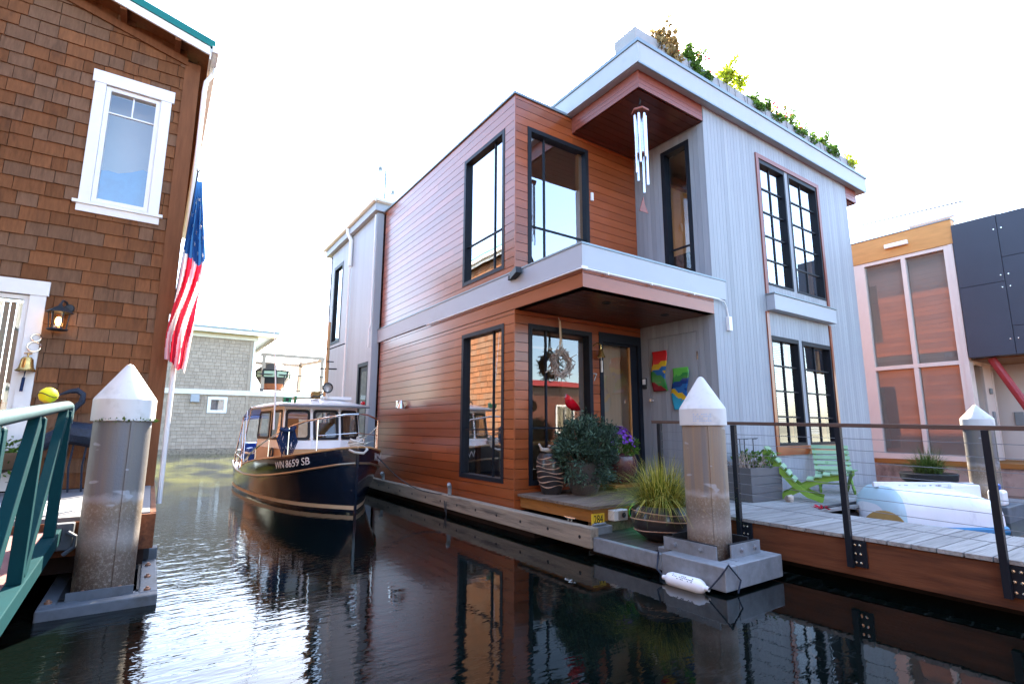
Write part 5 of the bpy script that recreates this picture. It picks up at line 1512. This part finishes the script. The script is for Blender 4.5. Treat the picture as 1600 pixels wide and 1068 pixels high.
# roof
mb = MB(); rows = []
for i in range(13):
    y = 1.55 + 2.75 * i / 12
    row = []
    for j in range(13):
        f_ = -1 + 2 * j / 12
        e = 1 if i > 2 else (.93 + .035 * i)
        yy = y + (.28 * f_ * f_ * max(0, 1 - i / 6))
        row.append((f_ * .93 * e, yy, 1.955 + .13 * (1 - abs(f_) ** 2.6) * (min(1, (i + .6) / 3)) + .02))
    rows.append(row)
up = [[mb.v(p) for p in r_] for r_ in rows]; dn = [[mb.v((p[0], p[1], 1.92)) for p in r_] for r_ in rows]
for i in range(12):
    for j in range(12):
        mb.face([up[i][j], up[i][j + 1], up[i + 1][j + 1], up[i + 1][j]]); mb.face([dn[i][j], dn[i + 1][j], dn[i + 1][j + 1], dn[i][j + 1]])
for j in range(12): mb.face([up[0][j], dn[0][j], dn[0][j + 1], up[0][j + 1]]); mb.face([up[12][j], up[12][j + 1], dn[12][j + 1], dn[12][j]])
for i in range(12): mb.face([up[i][0], up[i + 1][0], dn[i + 1][0], dn[i][0]]); mb.face([up[i][12], dn[i][12], dn[i + 1][12], up[i + 1][12]])
roof = mb.build('cabin_roof', M['gelcoat'], bt, smooth=True, local=True)
mb = MB()
mb.tube([(f_ * .935, 1.53 + .28 * f_ * f_, 1.935) for f_ in [-1 + k / 6 for k in range(13)]], .022, 6); mb.tube([(-.935, 1.81, 1.935), (-.935, 4.3, 1.935)], .022, 6); mb.build('roof_edge', M['greyplastic'], roof, smooth=True, local=True)
mb = MB(); mb.rbox(-.05, .6, 2.0, 2.7, 2.09, 2.16, .02); mb.build('roof_hatch', M['gelcoat'], roof, local=True)
mb = MB(); mb.rbox(-.9, -.74, 1.74, 1.82, 1.99, 2.1, .01); mb.rbox(-.7, -.66, 1.68, 1.78, 1.99, 2.12, .01); ng = mb.build('green_side_light', M['navgreen'], roof, local=True)
mb = MB(); mb.box(-.86, -.8, 1.732, 1.7385, 2.02, 2.08); mb.build('side_light_lens', M['iron'], ng, local=True)
mb = MB(); mb.rbox(.72, .8, 1.72, 1.8, 1.99, 2.06, .015); mb.build('red_side_light', M['redglass'], roof, local=True)
mb = MB(); c = V((.02, 1.92, 2.33))
mb.lathe([(0, -.14), (.07, -.12), (.1, -.04), (.11, .03), (.1, .05)], c, 16, ax=(-.2, -1, .1)); mb.tube([c, c + V((0, .02, -.22))], .03, 8); sl = mb.build('search_light', M['plastic'], roof, smooth=True, local=True)
mb = MB(); mb.tube([c + V((-.02, -.1, 0)) + V((.1 * cos(a), .02, .1 * sin(a))) for a in [k * pi / 10 for k in range(20)]], .014, 6, closed=True)
mb.tube([c + V((-.1, -.05, -.12)), c + V((-.2, -.05, -.2)), c + V((-.28, 0, -.18)), c + V((-.34, .05, -.24))], .015, 5); mb.build('lamp_guard', M['iron'], sl, local=True)
mb = MB(); mb.rbox(-.26, -.1, 1.95, 2.15, 2.1, 2.25, .02); mb.build('horn_box', M['discwood'], roof, local=True)
# mast, antenna
mb = MB(); mb.tube([(.12, 2.35, 2.1), (.12, 2.35, 3.85)], [.05, .032], 10)
ms = mb.build('mast', M['mastwood'], bt, smooth=True, local=True)
mb = MB(); mb.tube([(-.3, 2.3, 3.42), (.12, 2.33, 3.22), (.5, 2.36, 3.4)], .014, 6); mb.tube([(-.1, 2.35, 2.78), (.34, 2.35, 2.8)], .016, 6); mb.tube([(.1, 2.3, 2.95), (.25, 2.3, 2.95)], .012, 6); mb.tube([(-.1, 2.3, 3.7), (.02, 2.33, 3.2)], .004, 4)
mb.build('cross_tree', M['iron'], ms, local=True)
mb = MB(); mb.tube([(-.97, 2.05, 1.45), (-.99, 2.05, 2.3), (-1.18, 2.05, 4.3)], [.022, .014, .005], 6); mb.build('whip_antenna', M['gelcoat'], bt, smooth=True, local=True)
# pulpit rail
def rp(y, side, h): return (side * (lat(y, smo(ZG, y)) - .05), y, smo(ZG, y) + h)
hh = lambda y: .6 if y < .9 else max(.12, .6 - (y - .9) * .155)
mb = MB()
front = [rp(y, -1, hh(y)) for y in (4.3, 3.6, 2.9, 2.2, 1.6, 1.1, .7, .4)] + [(-.2, .12, 1.73), (0, .05, 1.74), (.2, .12, 1.73)] + [rp(y, 1, hh(y)) for y in (.4, .7, 1.1, 1.6, 2.2, 2.9)]
front[0] = rp(4.3, -1, .1)
mb.tube(front, .017, 8)
for side in (-1, 1):
    for y in (.5, 1.25, 2.2, 3.1, 3.8):
        if side > 0 and y > 3: continue
        a = rp(y, side, hh(y) - .01); mb.tube([rp(y, side, -.02), a], .013, 6)
mb.tube([rp(.5, 1, .3), rp(1.25, 1, .3), rp(2.2, 1, .25)], .008, 5); mb.tube([rp(.5, -1, .3), (0, .1, 1.4), rp(.5, 1, .3)], .008, 5)
mb.build('bow_rail', M['steel'], bt, smooth=True, local=True)
# stern rails and canopy
mb = MB()
for side in (-1, 1):
    k = side
    mb.tube([(k * 1.02, 4.5, .46), (k * 1.02, 4.55, .75), (k * 1.0, 5.5, .86), (k * .88, 5.95, .92), (k * .5, 6.03, .95)], .016, 7)
    for y in (5.0, 5.5, 5.95): mb.tube([(k * (1.0 if y < 5.7 else .88), y, .5), (k * (1.0 if y < 5.7 else .88), y, .86)], .013, 6)
    mb.tube([(k * 1.02, 4.55, .48), (k * .9, 5.4, 1.72)], .014, 6); mb.tube([(k * 1.02, 4.9, .5), (k * .9, 4.55, 1.95)], .014, 6); mb.tube([(k * 1.0, 5.6, .6), (k * .9, 5.35, 1.75)], .014, 6); mb.tube([(k * 1.02, 4.4, .5), (k * .92, 4.9, 1.9)], .012, 6)
for y, z in ((4.55, 2.02), (5.4, 1.78)): mb.tube([(-.9, y, z - .06), (-.7, y, z), (0, y, z + .03), (.7, y, z), (.9, y, z - .06)], .016, 7)
mb.build('canopy_frame', M['steel'], bt, smooth=True, local=True)
mb = MB(); prev = None
for y, z in ((4.25, 2.03), (4.6, 2.05), (5.0, 1.95), (5.4, 1.82), (5.5, 1.72)):
    row = [mb.v((f_ * .92, y, z - .08 * f_ ** 4)) for f_ in [-1 + k / 5 for k in range(11)]]
    if prev:
        for k in range(10): mb.face([prev[k], prev[k + 1], row[k + 1], row[k]])
    prev = row
cn = mb.build('canopy', M['canvas'], bt, smooth=True, local=True)
mb = MB(); mb.rbox(-.85, .4, 4.7, 5.2, .5, 1.0, .06); mb.rbox(-.85, .3, 5.3, 5.8, .6, 1.12, .08)
mb.prism([(4.75, 1.0), (5.3, 1.0), (5.0, 1.35)], 'X', -.6, -.1); mb.build('blue_cover', M['blue'], bt, local=True)
mb = MB(); mb.box(-.86, .42, 4.69, 5.22, .86, .9); mb.box(-.86, .42, 4.69, 5.22, .62, .65); mb.build('cover_piping', M['letterwhite'], bt, local=True)
mb = MB(); mb.lathe([(.12, 0), (.12, .03), (.09, .035)], (-.84, 2.55, .96), 16, ax=(-1, 0, .05)); mb.build('porthole', M['iron'], tanb, smooth=True, local=True)
# rope coil on the rail
R0 = Matrix.Rotation(radians(3.4), 4, 'Z'); R0.translation = V((3.12, 9.5, 0))
top_ = R0 @ V(rp(1.35, -1, hh(1.35)))
rc = thing('rope_coil', 'navy blue rope coil hanging on the boat rail', 'rope', top_)
mb = MB()
for k in range(16):
    a0 = random.uniform(-.12, .12); L_ = random.uniform(.25, .55); w_ = random.uniform(.03, .1)
    mb.tube([top_ + V((a0 + random.uniform(-.04, .04), -.03 + random.uniform(-.03, .03), .03)), top_ + V((a0 - w_, -.06, -L_ * .5)), top_ + V((a0, -.07, -L_)), top_ + V((a0 + w_, -.05, -L_ * .5)), top_ + V((a0 + .02, .02, .02))], .013, 6)
mb.tube([top_ + V((-.13, -.05, .0)), top_ + V((-.05, -.09, -.04)), top_ + V((.08, -.09, -.03)), top_ + V((.14, -.02, .03))], .035, 7)
mb.build('coil', M['navyrope'], rc, smooth=True)
bw_ = R0 @ V((.05, .22, 1.12))
rw_ = thing('bow_line', 'white mooring rope bunched on the boat bow', 'rope', bw_)
mb = MB()
for k in range(9):
    rr = random.uniform(.06, .12); z = .02 + k * .016
    mb.tube([bw_ + V((rr * 1.2 * cos(a), rr * sin(a), z + .02 * sin(a * 2 + k))) for a in [q * pi / 7 for q in range(14)]], .016, 6, closed=True)
mb.tube([bw_ + V((-.2, -.1, .0)), bw_ + V((-.12, -.3, -.06)), bw_ + V((.05, -.3, -.08)), bw_ + V((.15, -.2, -.02)), bw_ + V((.1, 0, .06))], .022, 6)
mb.tube([bw_ + V((0, 0, .0)), bw_ + V((.02, .02, .2)), bw_ + V((.1, .03, .22))], .014, 6)
mb.build('rope', M['rope'], rw_, smooth=True)
ml = MB()
a, b_ = R0 @ V((.55, .4, .95)), V((4.42, 8.6, .32))
pts = [a.lerp(b_, k / 10) + V((0, 0, -.18 * sin(pi * k / 10))) for k in range(11)]
ml.tube(pts + [V((4.39, 8.5, .2)), V((4.385, 8.46, .05))], .009, 6); ml.tube([V((4.45, 8.45, .34)), V((4.39, 8.44, .2)), V((4.385, 8.42, -.02))], .009, 6)
o = ml.build('mooring_line', M['iron'], None, smooth=True); tag(o, 'thin dark mooring line from the boat bow to the timber beam', 'rope')

# ------------------------------------------------------------------ POTS AND DECOR
random.seed(61)
jar = thing('clay_jar', 'tall dark jar with wavy raised clay bands at the porch corner', 'jar', (5.06, 6.32, .525))
jc = V((5.06, 6.32, .525))
prof = [(0, 0), (.13, 0), (.15, .03), (.2, .2), (.225, .36), (.215, .5), (.185, .58), (.175, .6), (.16, .6), (.15, .5), (0, .48)]
mb = MB(); mb.lathe(prof, jc, 36); mb.build('jar_body', M['potdark'], jar, smooth=True)
def rad_at(prof, z):
    for (r0, z0), (r1, z1) in zip(prof, prof[1:]):
        if z0 <= z <= z1 and z1 > z0: return r0 + (r1 - r0) * (z - z0) / (z1 - z0)
    return prof[1][0]
mb = MB()
for k in range(7):
    zz = .12 + k * .068
    mb.tube([jc + V(((rad_at(prof, zz + .018 * sin(a * 3 + k * 1.3)) + .002) * cos(a), (rad_at(prof, zz + .018 * sin(a * 3 + k * 1.3)) + .002) * sin(a), zz + .018 * sin(a * 3 + k * 1.3))) for a in [q * 2 * pi / 40 for q in range(40)]], [.007 + .004 * sin(q * .6 + k) for q in range(40)], 6, closed=True)
mb.build('clay_band', M['potstripe'], jar, smooth=True)
dw = MB()
d0_ = jc + V((0, 0, .64))
dw.tube([d0_ + V(q) for q in ((-.27, -.05, .1), (-.22, -.05, .02), (-.1, -.05, .0), (.05, -.03, .02), (.18, -.02, .05), (.27, 0, .06))], [.012, .028, .04, .055, .06, .03], 9)
dw.tube([d0_ + V(q) for q in ((-.12, -.08, .07), (-.02, -.1, .04), (.1, -.09, .07), (.24, -.08, .09))], [.015, .035, .045, .02], 8)
o = dw.build('driftwood', M['driftwood'], None, smooth=True); tag(o, 'bleached driftwood lying across the mouth of the dark jar', 'driftwood')

jp = thing('potted_juniper', 'big grey pot overflowing with blue-green juniper on the porch', 'potted plant', (5.42, 5.98, .525))
pc = V((5.42, 5.98, .525))
mb = MB(); mb.lathe([(0, 0), (.17, 0), (.19, .02), (.26, .22), (.285, .42), (.3, .47), (.28, .48), (.26, .42), (0, .4)], pc, 36); mb.build('pot', M['potgrey'], jp, smooth=True)
mb = MB()
random.seed(62)
clumps = []
for k in range(150):
    a = random.uniform(0, 2 * pi); rr = random.uniform(.1, .66) ** .8
    z = .62 + random.uniform(-.05, .55) * (1 - rr * .5)
    if random.random() < .3: z = .62 - random.uniform(.0, .38) * (rr > .3); 
    cx_ = rr * cos(a) * .7 - .0; cy_ = rr * sin(a) * .5 - .06
    clumps.append(V((cx_, cy_, z)))
for c in clumps:
    out_ = V((c.x, c.y, (c.z - .45) * .9)); out_ = out_.normalized() if out_.length > .01 else V((0, 0, 1))
    tone = random.uniform(-.18, .18)
    for k in range(105):
        d = (out_ + V((random.gauss(0, .8), random.gauss(0, .8), random.gauss(0, .8)))).normalized()
        p = pc + c + V((random.gauss(0, .055), random.gauss(0, .055), random.gauss(0, .05)))
        mb.leaf(p, d, random.uniform(.035, .085), .26, r=min(1, max(0, random.random() * .8 + .1 + tone)))
mb.build('foliage', M['foliage'], jp)
mb = MB()
for k in range(30):
    c = random.choice(clumps); mb.tube([pc + V((0, 0, .42)), pc + c * .6 + V((0, 0, .1)), pc + c], [.012, .008, .004], 5)
mb.build('stems', M['stem'], jp)
gb = thing('red_glass_flower', 'red glass dish on a stake rising above the juniper', 'garden ornament', (5.3, 6.1, 1.2))
mb = MB(); mb.tube([(5.18, 6.15, .95), (5.18, 6.15, 1.78)], .008, 6); mb.build('stake', M['iron'], gb)
mb = MB(); mb.lathe([(.0, -.02), (.08, .0), (.14, .05), (.17, .1), (.165, .1), (.13, .055), (.07, .015), (0, 0)], (5.27, 6.15, 1.83), 24, ax=(.65, -.35, .65)); mb.build('dish', M['redglass'], gb, smooth=True)

mc = V((6.32, 6.12, .64))
mp_ = thing('potted_daisies', 'plum-brown glazed pot of purple daisies beside the front door', 'potted plant', mc)
mb = MB(); mb.lathe([(0, 0), (.17, 0), (.2, .02), (.275, .18), (.29, .3), (.26, .42), (.22, .45), (.225, .47), (.2, .46), (0, .43)], mc, 32); mb.build('pot', M['potbrown'], mp_, smooth=True)
mb = MB()
random.seed(63)
for k in range(900):
    a = random.uniform(0, 2 * pi); rr = .3 * random.random() ** .5
    mb.leaf(mc + V((rr * cos(a), rr * sin(a), .46 + random.uniform(-.04, .3) * (1 - rr * 1.2))), (cos(a) * rr * 3, sin(a) * rr * 3, random.gauss(.3, .6)), random.uniform(.03, .08))
mb.build('foliage', M['leafy'], mp_)
mb = MB()
for k in range(110):
    a = random.uniform(0, 2 * pi); t = random.uniform(.0, 1.35); n = V((sin(t) * cos(a), sin(t) * sin(a), cos(t)))
    p = mc + V((0, 0, .5)) + V((n.x * .27, n.y * .27, n.z * .36 + random.uniform(-.03, .03)))
    u = n.orthogonal().normalized(); w_ = n.cross(u)
    for q in range(9):
        b0 = q * 2 * pi / 9; d = (u * cos(b0) + w_ * sin(b0) + n * .25).normalized(); s2 = u * -sin(b0) + w_ * cos(b0)
        mb.poly([p, p + d * .022 + s2 * .008, p + d * .038, p + d * .022 - s2 * .008], r=random.random())
mb.build('flowers', M['purple'], mp_)
cd = thing('plant_caddy', 'slatted wooden plant trolley under the purple daisies', 'plant caddy', (6.3, 6.2, .525))
mb = MB()
for k in range(5): mb.box(6.02 + k * .118, 6.02 + k * .118 + .095, 5.92, 6.48, .605, .625, r=random.random())
mb.box(6.02, 6.59, 5.95, 5.99, .575, .604); mb.box(6.02, 6.59, 6.41, 6.45, .575, .604); mb.build('slats', M['yellowtimber'], cd)
mb = MB()
for x in (6.1, 6.5):
    for y in (5.97, 6.43): mb.lathe([(0, -.012), (.022, -.012), (.022, .012), (0, .012)], (x, y, .55), 10, ax=(0, 1, 0)); mb.box(x - .01, x + .01, y - .018, y + .018, .55, .575)
mb.build('castors', M['iron'], cd)

def grass_pot(name, label, c, rmax, h, blades, bl, seed, prof, pm, gmat='grass'):
    random.seed(seed)
    t = thing(name, label, 'potted plant', c)
    c = V(c)
    mb = MB(); mb.lathe(prof, c, 36); mb.build('pot', pm, t, smooth=True)
    mb = MB()
    for k in range(blades):
        a = random.uniform(0, 2 * pi); r0 = random.uniform(0, rmax * .5); L_ = bl * random.uniform(.55, 1.1); lean = random.uniform(.15, 1.35)
        b0 = c + V((r0 * cos(a), r0 * sin(a), h))
        dr_ = V((cos(a + random.gauss(0, .5)), sin(a + random.gauss(0, .5)), 0)); w_ = V((-dr_.y, dr_.x, 0)) * random.uniform(.004, .0075)
        pts = []
        for q in range(6):
            f_ = q / 5; pts.append(b0 + dr_ * L_ * lean * (f_ ** 1.5) * .85 + V((0, 0, L_ * (f_ * (1.0 - .25 * lean) - lean * .55 * f_ ** 2.6))))
        rv = random.random()
        for q in range(5):
            wa, wb = w_ * (1 - q / 5.2), w_ * (1 - (q + 1) / 5.2)
            mb.poly([pts[q] - wa, pts[q] + wa, pts[q + 1] + wb, pts[q + 1] - wb], r=rv)
    mb.build('grass', M[gmat], t)
    return t
pd = [(0, 0), (.16, 0), (.2, .015), (.31, .1), (.355, .2), (.36, .26), (.34, .34), (.3, .4), (.28, .4), (.3, .33), (0, .33)]
g1 = grass_pot('potted_grass', 'dark round ribbed pot of yellow-green grass on the walkway float', (5.09, 4.27, .207), .46, .34, 1900, .78, 64, pd, M['potdark'])
mb = MB()
gc = V((5.09, 4.27, .207))
for k, zz in enumerate((.13, .25, .33)):
    mb.tube([gc + V(((rad_at(pd, zz) + .003) * cos(a), (rad_at(pd, zz) + .003) * sin(a), zz + .012 * sin(a * 2 + k))) for a in [q * 2 * pi / 40 for q in range(40)]], .007, 6, closed=True)
mb.build('clay_band', M['potstripe'], g1, smooth=True)
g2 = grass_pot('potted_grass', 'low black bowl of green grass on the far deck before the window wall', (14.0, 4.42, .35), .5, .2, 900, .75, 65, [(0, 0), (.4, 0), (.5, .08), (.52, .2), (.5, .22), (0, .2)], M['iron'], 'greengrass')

# wreath, door bell, wall art, wind chime, glass ornament
random.seed(66)
wc = V((5.48, Y0 - .06, 2.54))
wr = thing('twig_wreath', 'round twig wreath hanging by raffia on the porch window', 'wreath', wc)
mb = MB()
for k in range(190):
    a = random.uniform(0, 2 * pi); rr = random.uniform(.12, .2)
    p = wc + V((rr * cos(a), random.uniform(-.05, .03), rr * 1.12 * sin(a))); tdir = V((-sin(a), random.gauss(0, .25), cos(a))) + V((random.gauss(0, .45), 0, random.gauss(0, .45)))
    tdir.normalize(); L_ = random.uniform(.06, .15); mb.tube([p - tdir * L_, p + tdir * L_ + V((0, -.01, 0))], random.uniform(.004, .011), 5, r=random.random())
mb.build('twigs', M['twig'], wr)
mb = MB()
for q in (-.04, -.01, .03): mb.tube([wc + V((q, -.01, .2)), wc + V((q * .5, -.01, .42)), wc + V((-.01 + q * .3, .0, .74))], .008, 5, r=random.random())
mb.tube([wc + V((-.01, 0, .7)), wc + V((-.05, -.01, .78))], .008, 5)
mb.build('hanger', M['raffia'], wr)
db = thing('door_bell', 'small brass ship bell with white cord between the porch window and door', 'bell', (6.35, Y0 - .1, 2.75))
c = V((6.36, Y0 - .1, 2.72)); mb = MB()
mb.lathe([(.075, 0), (.07, .02), (.05, .06), (.042, .12), (.02, .15), (0, .155)], c, 18); mb.tube([c + V((0, 0, .15)), c + V((0, 0, .22)), c + V((-.06, .03, .25)), c + V((-.1, .085, .2))], .012, 6); mb.build('bell_body', M['brass'], db, smooth=True)
mb = MB(); mb.tube([c + V((0, 0, .03)), c + V((.01, 0, -.06))], .006, 5); mb.tube([c + V((.01, 0, -.06)), c + V((.012, 0, -.26))], .018, 7); mb.build('bell_cord', M['rope'], db)
def art(label, y, z, cols, name='wavy_glass_panel'):
    t = thing(name, label, 'wall art', (XG - .03, y, z), 0, 'wavy glass panels on the grey wall')
    ms_ = [M2[c_] for c_ in cols]
    mb = MB(); n = 30; m_ = 12; gv = []
    for i in range(n + 1):
        f_ = i / n; row = []
        for j in range(m_ + 1):
            u = -.16 + .32 * j / m_
            row.append(mb.v((-.02 - .03 * sin(f_ * 2 * pi), -(u + .05 * sin(f_ * 2 * pi + .4)), .36 - .72 * f_)))
        gv.append(row)
    for i in range(n):
        for j in range(m_):
            q = (i / n + .12 * (j / m_ - .5) * (1 if i < n / 2 else -2) + .02 * sin(j)) * len(cols); mb.mi = max(0, min(len(cols) - 1, int(q)))
            mb.face([gv[i][j], gv[i][j + 1], gv[i + 1][j + 1], gv[i + 1][j]])
    o = mb.build('glass_sheet', ms_, t, smooth=True, local=True)
    sol = o.modifiers.new('solid', 'SOLIDIFY'); sol.thickness = .012
    mb = MB(); mb.tube([(.028, 0, .2), (-.03, 0, .2)], .01, 6); mb.tube([(.028, 0, -.2), (0, 0, -.2)], .01, 6); mb.build('standoff', M['steel'], t, local=True)
    return t
M2 = {}
for n_, c_ in dict(red=(.5, .02, .02), yellow=(.6, .4, .02), blue=(.02, .13, .38), green=(.03, .22, .05), dkred=(.2, .01, .02), lime=(.1, .4, .06), navy=(.01, .05, .2), aqua=(.03, .3, .45)).items():
    M2[n_] = mat('art_glass_' + n_, c_, .12, var=.1, coat=.5)
art('wavy glass panel banded red, yellow, blue and green on the grey wall', 6.18, 2.52, ['red', 'red', 'yellow', 'blue', 'green', 'green', 'dkred'])
art('wavy glass panel banded green, navy, yellow and aqua on the grey wall', 5.74, 2.18, ['lime', 'green', 'navy', 'blue', 'yellow', 'aqua', 'aqua'])
wcx = V((6.08, 5.2, 0))
wch = thing('wind_chime', 'large silver tube wind chime hanging from the upper eave', 'wind chime', (6.08, 5.2, 6.83))
mb = MB(); mb.tube([wcx + V((0, 0, 6.84)), wcx + V((.02, 0, 6.78)), wcx + V((-.01, 0, 6.72))], .012, 6)
for k in range(3): a = k * 2 * pi / 3; mb.tube([wcx + V((0, 0, 6.73)), wcx + V((.1 * cos(a), .1 * sin(a), 6.6))], .004, 4)
mb.tube([wcx + V((0, 0, 6.6)), wcx + V((0, 0, 4.98))], .004, 4); mb.build('hook_and_cord', M['iron'], wch)
mb = MB(); mb.lathe([(0, 6.57), (.14, 6.57), (.145, 6.58), (.145, 6.6), (.135, 6.61), (0, 6.61)], wcx, 6); mb.lathe([(0, 5.83), (.07, 5.83), (.07, 5.86), (0, 5.86)], wcx, 12); mb.build('top_plate', M['pinkwood'], wch)
for k, L_ in enumerate((1.3, 1.1, 1.0, .85, .75, 1.2)):
    a = k * pi / 3 + .5
    mb = MB(); p = wcx + V((.085 * cos(a), .085 * sin(a), 6.52)); mb.tube([p, p - V((0, 0, L_))], .02, 10); mb.tube([p, p + V((0, 0, .06))], .003, 4); mb.build('chime_tube', M['chrome'], wch, smooth=True)
mb = MB(); mb.prism([(5.98, 4.86), (6.18, 4.86), (6.1, 5.0), (6.08, 5.12)], 'Y', 5.195, 5.207); mb.build('wind_sail', M['pinkwood'], wch)
# roof plants
random.seed(71)
def bush(mb, c, rx, ry, rz_, n, s):
    c = V(c)
    for k in range(n):
        d = V((random.gauss(0, 1), random.gauss(0, 1), random.gauss(0, 1))).normalized() * random.random() ** .4
        p = c + V((d.x * rx, d.y * ry, d.z * rz_)); mb.leaf(p, d + V((0, 0, .3)) + V((random.gauss(0, .5), random.gauss(0, .5), random.gauss(0, .5))), s * random.uniform(.6, 1.3), .65)
def roofplant(label, name, x, w_, h_, n, key, hang=.0, fl=None, s=.07):
    t = thing(name, label, 'plant', (x, 5.2, 7.88), 0, 'plants along the roof planter')
    mb = MB()
    ns = max(9, int(w_ * 44)); stems = []
    for k in range(ns):
        xx = x + random.uniform(-w_, w_); H = h_ * random.uniform(.5, 2.3) * (1.15 - .5 * abs(xx - x) / w_)
        q0 = V((xx, 5.12 + random.uniform(-.12, .12), 7.86)); lean = V((random.gauss(0, .3), random.gauss(-.1, .2), 1)) * (H + .05)
        stems.append((q0, lean))
        for j in range(max(10, n // ns)):
            f_ = random.random() ** .7; p = q0 + lean * f_ + V((0, 0, -.15 * H * f_ * f_))
            d = V((random.gauss(0, 1), random.gauss(0, 1), random.gauss(.3, .6))).normalized()
            mb.leaf(p + d * .012, d, s * random.uniform(.5, 1.25), .6)
    if hang:
        for k in range(6): bush(mb, (x + random.uniform(-w_, w_) * .8, 4.97, 7.86 - random.uniform(0, hang)), .09, .05, .08, n // 14, s * .8)
    mb.build('foliage', M[key], t)
    mb = MB()
    for q0, lean in stems: mb.tube([q0, q0 + lean * .6, q0 + lean * 1.02], .004, 4)
    mb.build('stems', M['stem'], t)
    if fl:
        for k in range(14):
            mb = MB(); bush(mb, (x + random.uniform(-w_, w_), 5.15 + random.uniform(-.1, .1), 7.95 + random.uniform(.3, 1.9) * h_), .035, .035, .03, 14, .05)
            mb.build('flower', M[fl], t)
    return t
roofplant('tuft of dry grass spilling over the roof planter corner', 'grass_tuft', 6.62, .25, .2, 700, 'drygrass', .35, s=.1)
roofplant('dark green geranium trailing from the roof planter left of the lime shrub', 'trailing_geranium', 7.5, .5, .18, 1400, 'leafy', .22, 'red')
roofplant('tall lime-green shrub on the roof planter', 'lime_shrub', 8.55, .36, .34, 1500, 'lime', 0)
roofplant('low green plant on the roof planter right of the lime shrub', 'low_herb', 9.35, .28, .1, 500, 'leafy', .1)
roofplant('yellow-flowered plant on the middle of the roof planter', 'yellow_flower', 9.95, .25, .14, 500, 'leafy', .08, 'yellow')
roofplant('rose bush with crimson blooms on the roof planter', 'rose_bush', 10.8, .45, .24, 500, 'leafy', .06, 'red')
roofplant('small dark creeper on the roof planter between roses and nasturtium', 'creeper', 11.5, .2, .06, 260, 'leafy', .15)
roofplant('yellow nasturtium sprawling over the roof planter', 'nasturtium', 12.3, .38, .16, 700, 'leafy', .15, 'yellow')
roofplant('pale sprig at the far right end of the roof planter', 'pale_sprig', 13.4, .25, .12, 350, 'lime', .06)
tb = thing('twiggy_plant', 'sparse twiggy plant at the left end of the roof planter', 'plant', (5.9, 5.3, 7.9))
mb = MB()
for k in range(260):
    xx, yy = random.uniform(5.84, 6.1), random.uniform(5.1, 5.7); mb.leaf((xx, yy, 7.92 + random.uniform(0, .16)), (random.gauss(0, 1), random.gauss(0, 1), random.gauss(.5, .7)), random.uniform(.03, .06))
mb.build('foliage', M['drygrass'], tb)
